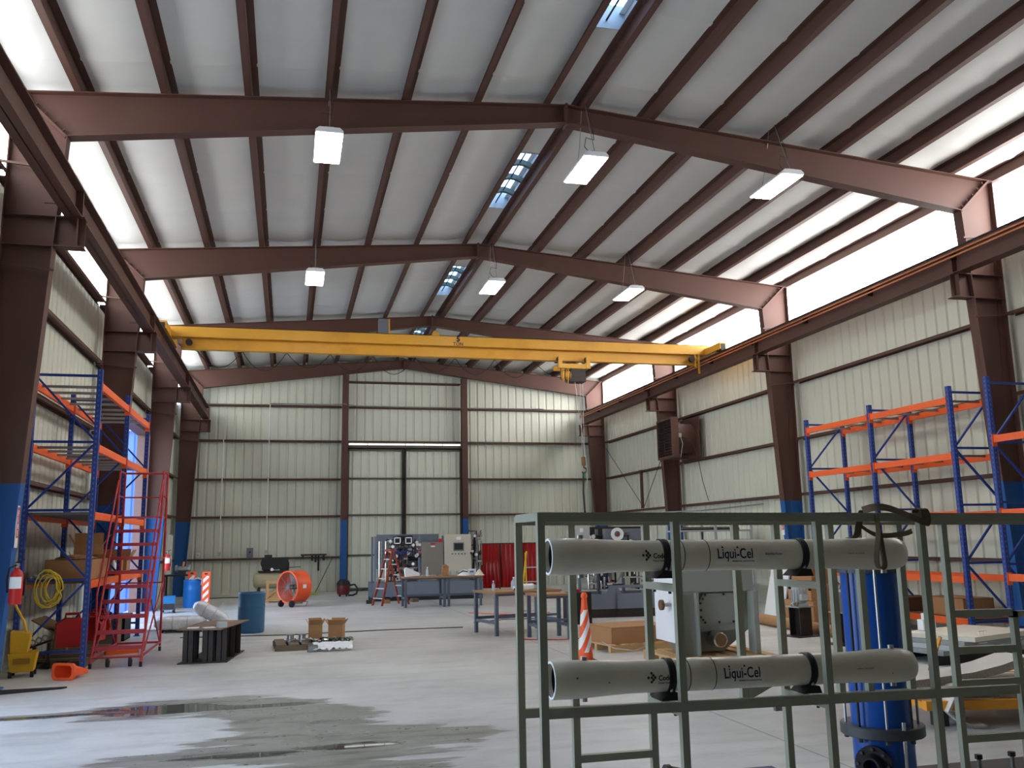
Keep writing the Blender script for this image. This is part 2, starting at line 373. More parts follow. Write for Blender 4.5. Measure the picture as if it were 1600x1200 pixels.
# roof: purlins and insulation blankets -------------------------------
ceil = sroot('ceiling')
PUR = [.27, 1.38, 2.48, 3.6, 4.72, 5.84, 6.95, 7.82]
def purlin(o, sgn):
    z0 = rtop(o)+.002; z1 = z0+.195; x = CX+o*sgn; t = .006; f = .095
    m = MB(); y0, y1 = YF+.05, YB-.02
    m.box(x-t/2, x+t/2, y0, y1, z0, z1)
    m.box(x, x+sgn*f, y0, y1, z0, z0+t); m.box(x, x-sgn*f, y0, y1, z1-t, z1)
    m.box(x+sgn*(f-t), x+sgn*f, y0, y1, z0, z0+.022)
    return m.build('purlin', M_PURL, ceil)
for o in PUR:
    purlin(o, 1); purlin(o, -1)
BW = 1.86
def blanket(y0, y1, sgn, seed):
    rnd = random.Random(seed); offs = []
    P = PUR+[WALL+.05]
    for a, b in zip(P[:-1], P[1:]):
        for j in range(7): offs.append((a+(b-a)*j/7, math.sin(math.pi*j/7)))
    offs.append((P[-1], 0))
    rows = []; ns = 14; ph = [rnd.uniform(0, 6.28) for _ in offs]; am = [rnd.uniform(.003, .009) for _ in range(4)]; fq = [rnd.uniform(5, 16) for _ in range(4)]
    for j in range(ns+1):
        y = y0+(y1-y0)*j/ns; e = min(j, ns-j)/ns; seam = .016*max(0, 1-e*9)
        row = []
        for q, (o, s) in enumerate(offs):
            wr_ = math.sin(math.pi*j/ns)*sum(am[k]*math.sin(fq[k]*y+ph[q]*.35*(k+1)+o*(1.3+k)) for k in range(4))
            row.append((CX+o*sgn, y, roofz(o)+.004-s*(.05+wr_*.8)-seam*(s > 0)))
        rows.append(row)
    return MB().grid(rows).build('insulation_blanket', M_INS, ceil)
y = YF-.02; i = 0
while y < YB:
    y1 = min(y+BW, YB+.1)
    for s in (1, -1): blanket(y, y1, s, i*2+s)
    y = y1; i += 1
VENTS = [9.22, 16.07, 22.95, 29.75]; VL = 1.36
edges = [YF]+[q for v in VENTS for q in (v-VL, v+VL)]+[YB+.1]
for a, b in zip(edges[0::2], edges[1::2]):
    n = max(2, int((b-a)/.4)); rows = []
    for j in range(n+1):
        yy = a+(b-a)*j/n; rows.append([(CX+o, yy, roofz(o)+.004-.012*math.sin(yy*7+o*5)*(1-abs(o)/.28)) for o in (-.28, -.14, 0, .14, .28)])
    MB().grid(rows).build('ridge_blanket', M_INS, ceil)

# ridge vents ---------------------------------------------------------
M_VENTRIB = mat('vent_rib_green', srgb(84, 98, 88), .5, var=.1)
M_VENTGLASS = mat('vent_glazing', srgb(190, 215, 235), .15, var=0, trans=1.0, ior=1.05)
names = ['closest to the camera at the top edge', 'between the first and second portal frames', 'between the second and third portal frames', 'in the farthest bay behind the crane bridge']
for q, vy in enumerate(VENTS):
    v = thing('ridge_vent', 'long glazed roof ridge vent with dark ribs, '+names[q], 'roof vent', (CX, vy, 8.58), 0, 'roof ridge vents')
    m = MB()
    m.box(-.29, -.27, -VL, VL, -.02, .34); m.box(.27, .29, -VL, VL, -.02, .34); m.box(-.29, .29, -VL-.015, -VL, -.02, .34); m.box(-.29, .29, VL, VL+.015, -.02, .34)
    m.build('throat', M_LGREY, v)
    for s in (-1, 1): MB().obox((s*.16, 0, .36), (.36, 2*VL, .004), (0, s*.25, 0)).build('glazing', M_VENTGLASS, v)
    MB().box(.19, .27, -VL, VL, .22, .235).build('baffle', M_WHITE, v)
    for j in range(3):
        yy = -VL+(j+1)*VL/2
        mm = MB(); pts = [(-.27+.54*t/10, .06+.1*math.sin(math.pi*t/10)) for t in range(11)]
        mm.prism(pts+[(p[0], p[1]-.1) for p in pts[::-1]], 'y', yy-.04, yy+.04); mm.build('rib', M_VENTRIB, v)
    MB().cyl((0, -VL, .1), (0, VL, .1), .014, n=8).build('operating_rod', M_DARK, v)

# portal frames --------------------------------------------------------
def portal_frame(y, label):
    f = thing('portal_frame', label, 'steel frame', (CX, y, 0), 0, 'red-brown portal frames')
    hw = .1; tf = .014
    OUT = 7.8
    def inner(z): return 7.46-.052*z               # inner face of the column
    zk = 7.17; ik = inner(zk)
    def rbot(o): return 8.08-(8.08-zk)/ik*o
    for s in (1, -1):
        c = MB(); zt = rtop(OUT)-.02
        c.prism([(s*(OUT-.01), 0), (s*inner(0), 0), (s*ik, zk), (s*ik, zk+.02), (s*OUT, zt), (s*(OUT-.01), zt)], 'y', -.006, .006)
        c.box(s*(OUT-tf), s*OUT, -hw, hw, 0, zt)
        p = MB(); c.prism([(s*inner(0), 0), (s*(inner(0)+tf), 0), (s*(ik+tf), zk), (s*ik, zk)], 'y', -hw, hw)
        c.build('column', M_COL, f)
        b = MB(); b.box(s*OUT, s*(inner(0)-.05), -hw-.03, hw+.03, 0, .02)
        for yy in (-.09, .09):
            for xx in (OUT-.08, inner(0)+.03): b.cyl((s*xx, yy, .02), (s*xx, yy, .06), .016, n=6)
        b.build('base_plate', M_COL, f)
        r = MB(); n = 10
        top = [(s*o, rtop(o)) for o in [OUT*i/n for i in range(n+1)]]; bot = [(s*o, rbot(o)) for o in [ik*i/n for i in range(n+1)]]
        r.prism(top+[(s*OUT, zt-.0), (s*ik, zk)]+bot[::-1][1:], 'y', -.006, .006)
        r.prism([(s*0, rtop(0)), (s*OUT, rtop(OUT)), (s*OUT, rtop(OUT)-tf), (0, rtop(0)-tf)], 'y', -hw, hw)
        r.prism([(s*0, rbot(0)), (s*ik, zk), (s*ik, zk+tf), (0, rbot(0)+tf)], 'y', -hw, hw)
        r.build('rafter', M_PRIM, f)
        e = MB(); e.bar((s*(ik-.02), 0, zk-.02), (s*(OUT-.15), 0, rtop(OUT-.15)), .2, .03, (0, 1, 0)) if False else None
        d = Vector((OUT-.1-ik, 0, rtop(OUT-.1)-zk)); e.prism([(s*ik, zk-.0), (s*(ik+.03), zk-.02), (s*(OUT-.07), rtop(OUT-.07)-.03), (s*(OUT-.1), rtop(OUT-.1)-.01)], 'y', -hw-.004, hw+.004)
        for t in (.12, .3, .5, .7, .88):
            for yy in (-.065, .065):
                q = Vector((s*(ik+d.x*t), yy, zk+d.z*t)); nn = Vector((-s*d.z, 0, d.x)).normalized(); e.cyl(q-nn*.02, q+nn*.045, .014, n=6)
        e.build('knee_plate', M_PRIM, f)
        # crane bracket
        bx = MB(); xi = inner(5.8); tip = 6.80
        bx.box(s*xi, s*tip, -hw, hw, 5.62, 5.635); bx.box(s*xi, s*tip, -hw, hw, 6.025, 6.04); bx.box(s*xi, s*tip, -.006, .006, 5.62, 6.04); bx.box(s*(tip+.09), s*(tip+.1), -hw, hw, 5.63, 6.03)
        bx.build('crane_bracket', M_PRIM, f)
        for z in (5.62, 6.03): MB().box(s*(OUT-tf), s*xi, -hw, hw, z-.006, z+.006).build('stiffener', M_PRIM, f)
        # rod to the wall girts, at the sill and below
        for z in (5.36, 6.75): 
            MB().bar((s*(OUT+.12), -.1, z), (s*inner(z)-s*.05, -.11, z-.08), .03, .03).build('girt_brace', M_PURL, f)
        for o in PUR[1:7:2]:
            MB().bar((s*(o+.25), .1, roofz(o)-.18), (s*o, .1, rbot(min(o, ik))+.03), .035, .012, (0, 1, 0)).build('flange_brace', M_PURL, f)
    ap = MB(); ap.box(-.02, .02, -hw, hw, 8.05, 8.4); ap.build('apex_plate', M_PRIM, f)
    return f
lab = ['red-brown steel portal frame spanning the hall closest to the camera', 'second red-brown steel portal frame, between the near frame and the crane', 'third red-brown portal frame, just behind the yellow crane bridge', 'end red-brown portal frame standing against the ribbed back wall']
for y, l in zip(FR, lab): portal_frame(y, l)

# crane runways -----------------------------------------------------------
for s, l in ((-1, 'left'), (1, 'right')):
    r = thing('crane_runway', 'brown crane runway beam with rail along the %s wall' % l, 'crane rail', (CX+s*6.95, 0, 6.04), 0, 'crane runway beams')
    y0, y1 = -2.0, 32.75; h = .40
    m = MB(); m.box(-.11, .11, y0, y1, 0, .018); m.box(-.11, .11, y0, y1, h-.018, h); m.box(-.006, .006, y0, y1, 0, h)
    for fy in FR+[5.75]: m.box(-.1, .1, fy-.02, fy+.02, .01, h-.01)
    m.build('beam', M_PRIM, r)
    m = MB(); m.prism([(-.04, 0), (.04, 0), (.04, .012), (.012, .02), (.012, .05), (.028, .056), (.028, .08), (-.028, .08), (-.028, .056), (-.012, .05), (-.012, .02), (-.04, .012)], 'y', y0, y1)
    for v in range(len(m.v)): q = m.v[v]; m.v[v] = (q[0], q[1], q[2]+h)
    m.build('rail', M_DARK, r)
    clip = MB().box(-.075, .075, -.035, .035, h, h+.035).mesh('rail_clip', M_DARK)
    for i in range(int((y1-y0)/.62)): put(clip, 'rail_clip', r, (0, y0+.3+i*.62, 0))
    if s > 0:
        for z in (.33, .26): MB().box(-.15, -.125, y0, y1, z, z+.03).build('conductor_bar', mat('copper_bar', srgb(196, 124, 84), .4, .5, var=.15, scale=2), r)
        hang = MB().box(-.13, -.006, 0, .04, .24, .38).mesh('conductor_hanger', M_DARK)
        for i in range(14): put(hang, 'conductor_hanger', r, (0, 1+i*2.3, 0))
    for fy in FR: MB().cyl((s*.1, fy, .2), (s*.38, fy, .2), .015, n=6).build('tie_rod', M_DARK, r)

# back wall: girts, wind posts, big sliding door ------------------------------
POSTS = [1.93, 6.36]
bx = [CX-7.78, POSTS[0]-.12, POSTS[0]+.12, POSTS[1]-.12, POSTS[1]+.12, CX+7.78]
for z in GIRTS+[6.66]:
    for a, b in ((bx[0], bx[1]), (bx[4], bx[5])): girt(wbk, (a, YB-.01, 0), (b, YB-.01, 0), (0, -1, 0), z)
for z in (5.38, 6.66, 7.6): girt(wbk, (bx[2], YB-.01, 0), (bx[3], YB-.01, 0), (0, -1, 0), z)
for x, l in zip(POSTS, ('left', 'right')):
    p = thing('wind_post', 'brown I-section wall post with blue foot, %s of the big sliding door' % l, 'post', (x, YB-.28, 0), 0, 'back wall posts')
    zt = rtop(x-CX)-.42
    m = MB(); m.box(-.11, .11, -.12, -.106, 0, zt); m.box(-.11, .11, .106, .12, 0, zt); m.box(-.005, .005, -.12, .12, 0, zt); m.build('post_section', M_COL, p)
    MB().box(-.15, .15, -.15, .15, 0, .015).build('base_plate', M_COL, p)
dr = sroot('door_4')
M_DFR = mat('door_frame_dark', srgb(86, 82, 70), .6, var=.12, scale=2)
for a, b in ((POSTS[0]+.12, 4.07), (4.13, POSTS[1]-.12)):
    leaf = sroot('door_leaf'); leaf.parent = dr
    del leaf['kind']
    x = a
    while x < b-.05:
        w = min(PW, b-x); put(panel_mesh(w, .05, lambda t: 5.05), 'door_sheet', leaf, (x, YB-.16, 0)); x += w
    for z in (.08, 1.25, 2.68, 4.0, 5.04): MB().box(a, b, YB-.22, YB-.165, z-.03, z+.03).build('door_rail', M_DFR, leaf)
    for xx in (a+.02, b-.02): MB().box(xx-.03, xx+.03, YB-.22, YB-.165, .05, 5.07).build('door_stile', M_DFR if xx < 3 or xx > 5 else M_DARK, leaf)
MB().box(POSTS[0]-.1, POSTS[1]+.1, YB-.3, YB-.14, 5.12, 5.2).build('door_track', M_DFR, dr)
M_SLIT = mat('daylight_gap_strip', (.9, .9, .9), .5, var=0, emit=(1, 1, .97), estr=1.3)
for i in range(6):
    a = POSTS[0]+.16+i*.7; MB().box(a, a+.66, YB-.03, YB-.02, 5.245, 5.30).build('transom_light', M_SLIT, dr)
MB().box(POSTS[0]+.1, POSTS[1]-.1, YB-.09, YB-.02, 5.08, 5.235).build('door_head', M_DFR, dr)

# shed added to supply the blue that shows in the far open door
sh = thing('blue_stand_in_shed', 'added pale blue shed giving the far left door its blue strip', 'shed', (-6.6, 28.2, -.16))
M_SHED = mat('shed_blue', srgb(86, 116, 190), .6, var=.06)
for i in range(8): MB().prism([(-2.3+.575*i, 0), (-2.3+.575*i+.4, 0), (-2.3+.575*i+.44, .04), (-2.3+.575*i+.535, .04), (-2.3+.575*i+.575, 0), (-2.3+.575*i+.575, .1), (-2.3+.575*i, .1)], 'z', 0, 5.2).build('wall_sheet', M_SHED, sh)
MB().box(-2.3, 2.3, .1, 6, 0, 5.2).build('shed_body', M_SHED, sh); MB().prism([(-2.5, 5.2), (2.5, 5.2), (0, 6.0)], 'y', -.15, 6.1).build('shed_roof', M_LGREY, sh)

# ------------------------------------------------------------------ overhead crane
CY = 22.15
cr = thing('bridge_crane', 'yellow five ton overhead bridge crane spanning both runways', 'crane', (CX, CY, 6.3), 0)
m = MB(); m.box(-6.62, 6.66, -.1, .1, 0, .02); m.box(-6.62, 6.66, -.008, .008, 0, .3); m.build('girder_web', M_YEL, cr)
gt = MB(); gt.box(-6.96, 6.98, -.17, .17, .525, .54); gt.box(-6.96, 6.98, -.17, -.155, .28, .54); gt.box(-6.96, 6.98, .155, .17, .28, .54); gt.box(-6.96, 6.98, -.155, .155, .28, .295)
g = gt.build('girder_top', M_YEL, cr)
M_NAVY = mat('navy_lettering', srgb(34, 32, 60), .6, var=0)
for txt, sz, x, z in (('5', .19, -.02, .398), ('TON', .12, -.105, .292)):
    put(text_mesh(txt, sz, .002, .008 if txt == '5' else .002), 'lettering', g, (x, -.172, z), (math.pi/2, 0, 0)).data.materials.append(M_NAVY)
for s in (-1, 1):
    MB().box(s*6.95-.09, s*6.95+.09, -1.05, 1.05, .26, .44).build('end_truck', M_YEL, cr)
    for yy in (-.8, .8):
        MB().cyl((s*6.95-.05, yy, .3), (s*6.95+.05, yy, .3), .075, n=18).build('wheel', M_DARK, cr)
    for yy in (-1.02, 1.02): MB().box(s*6.95-.06, s*6.95+.06, yy-.04, yy+.04, .2, .4).build('bumper', M_BLACK, cr)
    if s > 0:
        for gx, gz in ((6.68, -.24), (6.58, -.06)): MB().box(gx-.025, gx+.025, -.14, -.11, gz, .3).build('guide_leg', M_YEL, cr)
    MB().cyl((s*6.45, -.12, .14), (s*6.45, -.22, .14), .08, n=12).build('drive_motor', M_DARK, cr)
b = MB().box(-1.98, -1.74, -.12, .1, .55, .92).build('control_box', M_GREY, cr); MB().box(-1.735, -1.70, -.12, .1, .52, .93).build('control_box_edge', M_YEL, b)
m = MB(); m.box(-.62, -.44, -.1, .1, .54, .62); m.cyl((-.53, -.05, .6), (-.53, .1, .66), .06, n=10); m.build('gear_reducer', M_YEL, cr)
pts = []
for i in range(9):
    a, c = -6.3+i*1.05, -6.3+(i+1)*1.05
    MB().tube(catenary((a, .14, .03), (c, .14, .03), .42+.06*math.sin(i*2.1), 10), .009, 5).build('festoon_cable', M_BLACK, cr)
    MB().box(a-.03, a+.03, .11, .17, 0, .06).build('festoon_trolley', M_DARK, cr)
MB().cyl((-6.6, .14, .07), (6.6, .14, .07), .012, n=6).build('festoon_wire', M_STEEL, cr)
ho = thing('wire_rope_hoist', 'yellow electric hoist trolley under the crane bridge with dangling hook', 'hoist', (7.13, CY, 5.78), 0)
MB().box(-.42, .46, -.24, -.18, .3, .42).build('trolley_side', M_YEL, ho); MB().box(-.42, .46, .18, .24, .3, .42).build('trolley_side', M_YEL, ho)
for xx in (-.36, .4):
    MB().box(xx-.05, xx+.05, -.26, -.2, .3, .62).build('hanger_plate', M_YEL, ho)
    for yy in (-.12, .12): MB().cyl((xx, yy-.03, .56), (xx, yy+.03, .56), .07, n=12).build('trolley_wheel', M_DARK, ho)
MB().box(-.08, .34, -.2, .16, -.04, .29).build('motor_housing', M_DARK, ho)
MB().cyl((-.3, -.14, .12), (-.08, -.14, .12), .12, n=16).build('drum_housing', M_YEL, ho)
for q in range(5):
    MB().tube([(-.34+.07*q, -.2, .3), (-.38+.07*q+.03*math.sin(q*3), -.26, .14), (-.35+.06*q, -.24, -.02-.03*q % .1), (-.28+.05*q, -.16, .02)], .012, 5).build('cable_loop', M_YEL if q % 2 else M_DARK, ho)
for xx in (.22, .29): MB().cyl((xx, -.05, -.05), (.255+(xx-.255)*.8, -.05, -2.0), .008, n=6).build('rope', M_STEEL, ho)
MB().tube([(.05, -.16, -.05), (.12, -.2, -.9), (.3, -.15, -2.2), (.32, -.15, -4.1)], .008, 5).build('pendant_cord', M_LGREY, ho)
hk = MB(); hk.cyl((.255, -.05, -2.0), (.255, -.05, -2.22), .06, n=12); hk.build('hook_block', mat('hook_brown', srgb(120, 88, 48), .6, var=.2, scale=8), ho)
MB().tube([(.255, -.05, -2.2)]+[(.255+.07*math.sin(t), -.05, -2.34+.07*math.cos(t)) for t in [i*.45 for i in range(0, 10)]], .018, 8).build('hook', M_DARK, ho)
MB().cyl((.26, -.05, -2.45), (.26, -.05, -2.52), .03, n=10).build('green_tag', mat('tag_green', srgb(40, 150, 90), .6, var=0), ho)
MB().tube([(.24, -.05, -2.42), (.22, -.05, -2.9), (.25, -.05, -3.5), (.29, -.05, -4.0)], .022, 6).build('sling', M_BLACK, ho)

# ------------------------------------------------------------------ hanging lamps
def lamp_proto():
    t = thing('led_high_bay', 'x', 'lamp', (0,0,0), 0, 'hanging LED lamps')
    m = MB(); m.prism([(-.19, 0), (.19, 0), (.19, .03), (.14, .075), (-.14, .075), (-.19, .03)], 'y', -.53, .53); m.build('housing', M_WHITE, t)
    lens = MB().box(-.026, .026, -.5, .5, -.012, .0).mesh('led_strip', M_LAMP)
    for i in range(6): put(lens, 'led_strip', t, (-.155+.062*i, 0, 0))
    for yy in (-.45, .45): MB().box(-.06, .06, yy-.02, yy+.02, .075, .11).build('hanger_bracket', M_STEEL, t)
    for yy in (-.45, .45): MB().tube([(0, yy, .1), (.01, yy*.6, .5), (0, yy*.2, 1.02)], .006, 5).build('chain', M_GALV, t)
    MB().tube([(.02, -.3, .1), (-.12, -.34, .22), (-.1, -.36, .36), (.03, -.34, .34), (.05, -.25, .6), (.0, -.1, 1.02)], .006, 5).build('power_cord', M_DARK, t)
    return t
lp = lamp_proto(); first = True
for r_, yy, rl in ((0, 12.35, 'nearest frame'), (1, 18.95, 'second frame')):
    for x, xl in ((.42, 'left'), (4.3, 'middle'), (7.55, 'right')):
        label = 'lit white LED lamp hanging by the %s, %s one of its row of three' % (rl, xl)
        if first: lp.location = (x, yy, 7.27); lp['label'] = label; first = False
        else: dup(lp, (x, yy, 7.27), 0, label)

# ------------------------------------------------------------------ pallet racks
def rack_upright_mat():
    m = mat('rack_blue_perforated', srgb(28, 58, 140), .45, var=.12, scale=3); n = m.node_tree; L = n.links.new; b = n.nodes['Principled BSDF']
    old = b.inputs['Base Color'].links[0].from_socket; tc = n.nodes.new('ShaderNodeTexCoord'); s = n.nodes.new('ShaderNodeSeparateXYZ'); L(tc.outputs['Object'], s.inputs[0])
    def M(op, a, c=0.):
        k = n.nodes.new('ShaderNodeMath'); k.operation = op
        for i, q in enumerate((a, c)):
            if isinstance(q, float): k.inputs[i].default_value = q
            else: L(q, k.inputs[i])
        return k.outputs[0]
    fz = M('LESS_THAN', M('FRACT', M('DIVIDE', s.outputs['Z'], .0762)), .42)
    cx = M('LESS_THAN', M('ABSOLUTE', s.outputs['X']), .011); cy = M('LESS_THAN', M('ABSOLUTE', s.outputs['Y']), .011)
    k = M('MULTIPLY', fz, M('MAXIMUM', cx, cy))
    mx = n.nodes.new('ShaderNodeMix'); mx.data_type = 'RGBA'; L(k, mx.inputs[0]); L(old, mx.inputs[6]); mx.inputs[7].default_value = (*srgb(82, 98, 140), 1); L(mx.outputs[2], b.inputs['Base Color'])
    return m
M_UP = rack_upright_mat()
def rack(label, xa, xw, ys, top, levels, cross, decks=()):
    """xa aisle side x, xw wall side x, ys upright positions along y"""
    s = 1 if xw > xa else -1
    t = thing('pallet_rack', label, 'rack', ((xa+xw)/2, ys[0], 0), 0, 'blue and orange pallet racks'); ox, oy = (xa+xw)/2, ys[0]
    pm = MB(); pm.box(-.035, .035, -.038, .038, 0, top); pm.box(-.06, .06, -.06, .06, 0, .008); pm = pm.mesh('upright', M_UP)
    a, w = xa-ox, xw-ox
    for y in ys:
        for x in (a, w): put(pm, 'upright', t, (x, y-oy, 0))
        z = .25; i = 0; h = (top-.35)/4
        for j in range(5):
            MB().box(min(a, w)+.035, max(a, w)-.035, y-oy-.015, y-oy+.015, z+j*h-.018, z+j*h+.018).build('strut', M_RBLUE, t)
        for j in range(4):
            x0, x1 = (a, w) if j % 2 else (w, a)
            MB().bar((x0, y-oy, z+j*h), (x1, y-oy, z+(j+1)*h), .028, .034, (0, 1, 0)).build('diagonal', M_RBLUE, t)
    for bi, (y0, y1) in enumerate(zip(ys[:-1], ys[1:])):
        p, q = sorted((y0-oy, y1-oy)); p += .04; q -= .04
        for z in levels[bi]:
            for x in (a, w):
                bm_ = MB(); bm_.box(x-.025, x+.025, p, q, z-.11, z); b_ = bm_.build('beam', M_RORG, t)
                for yy, d in ((p, .0), (q, 0)): MB().box(x-.045, x+.04, yy-.006 if yy == p else yy-.004, yy+.004 if yy == p else yy+.006, z-.17, z+.02).build('beam_connector', M_RORG, b_)
            if z in cross:
                for j in range(4):
                    yy = p+(q-p)*(j+.5)/4; MB().box(min(a, w)+.025, max(a, w)-.025, yy-.03, yy+.03, z-.045, z-.01).build('crossbar', M_GALV, t)
    for bi, z, mt, nm in decks:
        p, q = sorted((ys[bi]-oy, ys[bi+1]-oy)); MB().box(min(a, w)+.03, max(a, w)-.03, p+.05, q-.05, z-.035, z-.002).build('deck', mt, t)
    return t
M_PLY = mat('dirty_plywood', srgb(108, 92, 74), .85, var=.25, scale=3)
LV = [4.11, 3.19, 2.2, 1.22]
rack('blue and orange pallet rack full of cartons by the left wall', -2.77, -3.655, [14.21, 16.66, 19.0], 4.3, [LV, LV], (4.11, 3.19), [(0, 2.2, M_GREY, ''), (1, 2.2, M_GREY, ''), (0, 1.22, M_PLY, ''), (1, 1.22, M_PLY, '')])
LR = [3.94, 3.0, 2.04, .98, .30]
rack('two-bay blue and orange pallet rack against the right wall', 10.75, 11.62, [12.72, 14.88, 17.06], 4.12, [LR, LR], (3.94, 3.0), [(0, .30, M_PLY, ''), (1, .30, M_PLY, '')])
rack('pallet rack cut off by the right edge of the picture', 10.75, 11.62, [9.6, 11.86], 4.13, [[3.18, 2.03, 1.05]], (3.18,))

# ------------------------------------------------------------------ rolling ladder
t = thing('rolling_ladder', 'tall red rolling warehouse ladder standing at the left rack', 'ladder', (-2.33, 14.2, 0), R(0))
def lr(p0, p1, nm, r=.017): MB().tube([p0, p1], r, 8).build(nm, M_LRED, t)
X0, X1 = -.34, .33
for x in (X0, X1):
    lr((x, 0, .06), (x, 1.42, 2.16), 'front_rail', .019)
    lr((x, 1.42, 2.16), (x, 1.5, 2.9), 'hand_rail'); lr((x, 1.5, 2.9), (x, 1.98, 2.9), 'hand_rail'); lr((x, 2.0, .08), (x, 1.98, 2.9), 'rear_leg', .018)
    lr((x, 0.02, .14), (x, 2.0, .14), 'base_rail'); lr((x, .25, .2), (x, 2.0, 1.1), 'side_brace', .012); lr((x, 1.9, .16), (x, .7, .9), 'side_brace', .012)
    lr((x, 1.42, 2.5), (x, 1.99, 2.5), 'guard_rail', .012); lr((x, 1.0, 1.5), (x, 2.0, 1.5), 'side_brace', .012)
    lr((x, .2, 1.0), (x, 1.4, 2.75), 'hand_rail', .014); lr((x, .2, 1.0), (x, .27, .45), 'hand_rail', .014)
    for yy in (0.0, 2.0):
        MB().cyl((x, yy, 0), (x, yy, .07), .022, n=8).build('foot', M_BLACK, t)
lr((X0, 2.0, .14), (X1, 2.0, .14), 'base_rail'); lr((X0, 1.98, 2.9), (X1, 1.98, 2.9), 'guard_rail'); lr((X0, 1.98, 2.5), (X1, 1.98, 2.5), 'guard_rail', .012); lr((X0, 1.98, 1.1), (X1, 1.98, 1.1), 'rear_brace', .012)
lr((X0, .04, .14), (X1, .04, .14), 'front_brace', .014)
for i in range(9):
    z = .28+.21*i; y_ = (z-.06)/2.1*1.42
    sm = MB(); sm.box(X0, X1, y_-.02, y_+.13, z-.006, z); sm.box(X0, X1, y_-.022, y_-.012, z-.05, z); sm.build('step', M_LRED, t)
MB().box(X0, X1, 1.42, 1.98, 2.15, 2.17).build('platform', M_LRED, t)
for x in (-.12, .18):
    c_ = MB().cyl((x-.02, .06, .075), (x+.02, .06, .075), .07, n=18).build('caster', M_BLACK, t); MB().box(x-.03, x+.03, .03, .09, .1, .15).build('caster_fork', M_STEEL, c_)
lr((-.3, .1, .13), (.29, .1, .13), 'axle', .01)

# ------------------------------------------------------------------ cartons and clutter on the left rack
def carton(name, label, cat, loc, size, rz=0, flaps=True, fill=False, group=None, m=None):
    m = m or M_CARD; sx, sy, sz = [k/2 for k in size[:2]]+[size[2]]; w = .006
    t = thing(name, label, cat, loc, rz, group)
    b = MB()
    b.box(-sx, sx, -sy, sy, 0, w); b.box(-sx, -sx+w, -sy, sy, 0, sz); b.box(sx-w, sx, -sy, sy, 0, sz); b.box(-sx, sx, -sy, -sy+w, 0, sz); b.box(-sx, sx, sy-w, sy, 0, sz)
    b.build('carton_body', m, t)
    if flaps:
        L_ = min(size[0], size[1])*.48
        for s in (-1, 1):
            a = .45+.25*random.random()
            MB().bar((s*sx, 0, sz), (s*(sx+math.sin(a)*L_*.9), 0, sz+math.cos(a)*L_*.9), size[1]*.98, w, (s*math.cos(a), 0, -s*math.sin(a))).build('flap', m, t)
            a = .25+.3*random.random()
            MB().bar((0, s*sy, sz), (0, s*(sy+math.sin(a)*L_*.9), sz+math.cos(a)*L_*.9), size[0]*.98, w, (0, s*math.cos(a), -s*math.sin(a))).build('flap', m, t)
    else: MB().box(-sx, sx, -sy, sy, sz-w, sz).build('carton_lid', m, t)
    return t
ZS = 1.222
carton('cardboard_tray', 'wide shallow cardboard box of crumpled paper on left rack shelf', 'box', (-3.1, 15.15, ZS), (.62, 1.35, .3), 0, False)
M_KRAFT = mat('kraft_paper', srgb(166, 128, 86), .9, var=.18, scale=6, bump=.6, bscale=14)
def crumple(name, label, cat, loc, size, m, seed=1, n=10, group=None, amp=.22):
    rnd = random.Random(seed); rows = []
    for j in range(n+1):
        th = math.pi*.5*j/n if True else 0; row = []
        for i in range(n*2):
            ph = 2*math.pi*i/(n*2); k = 1+amp*(rnd.random()-.5)*2
            row.append((size[0]/2*math.cos(ph)*math.cos(th)*k, size[1]/2*math.sin(ph)*math.cos(th)*k, max(0, size[2]*math.sin(th)*(1+amp*(rnd.random()-.5))) if j else 0))
        rows.append(row)
    o = MB().grid(rows, False, True).build(name, m, None, loc); return tag(o, label, cat, group)
crumple('packing_paper', 'crumpled brown packing paper piled on the shallow cardboard box', 'paper', (-3.1, 15.0, ZS+.302), (.5, 1.0, .06), M_KRAFT, 3)
carton('cardboard_box', 'open cardboard carton sitting on top of the shallow box on left rack', 'box', (-3.0, 15.35, ZS+.36), (.4, .42, .16), .15)
carton('cardboard_box', 'closed small cardboard carton at far end of left rack shelf', 'box', (-3.05, 17.2, ZS), (.4, .45, .28), -.1, False)
carton('cardboard_box', 'open small cardboard carton beside white bottle on left rack', 'box', (-3.15, 16.3, ZS), (.45, .5, .24), .2)
carton('cardboard_box', 'farthest open carton on left rack shelf behind the rolling ladder', 'box', (-3.1, 18.1, ZS), (.5, .6, .22), .05)
bt = thing('spray_bottle', 'white plastic bottle standing among cartons on left rack', 'bottle', (-2.9, 16.9, ZS))
MB().lathe([(0, 0), (.055, 0), (.055, .17), (.022, .22), (.022, .25), (0, .25)], 14).build('bottle_body', M_WHITE, bt); MB().cyl((0, 0, .25), (0, 0, .28), .025, n=10).build('cap', M_RED, bt)
o = thing('plastic_conduit_bundle', 'long grey tubes lying slanted across the left rack shelf', 'pipes', (-3.3, 14.9, ZS))
for i in range(5): MB().cyl((-.25+.05*i, -.6, .04+.03*(i % 2)), (.15+.04*i, .55, .2+.05*(i % 3)), .022, n=8).build('tube', M_GALV if i % 2 else M_LGREY, o)
M_CORD = mat('yellow_cord', srgb(224, 196, 60), .6, var=.1)
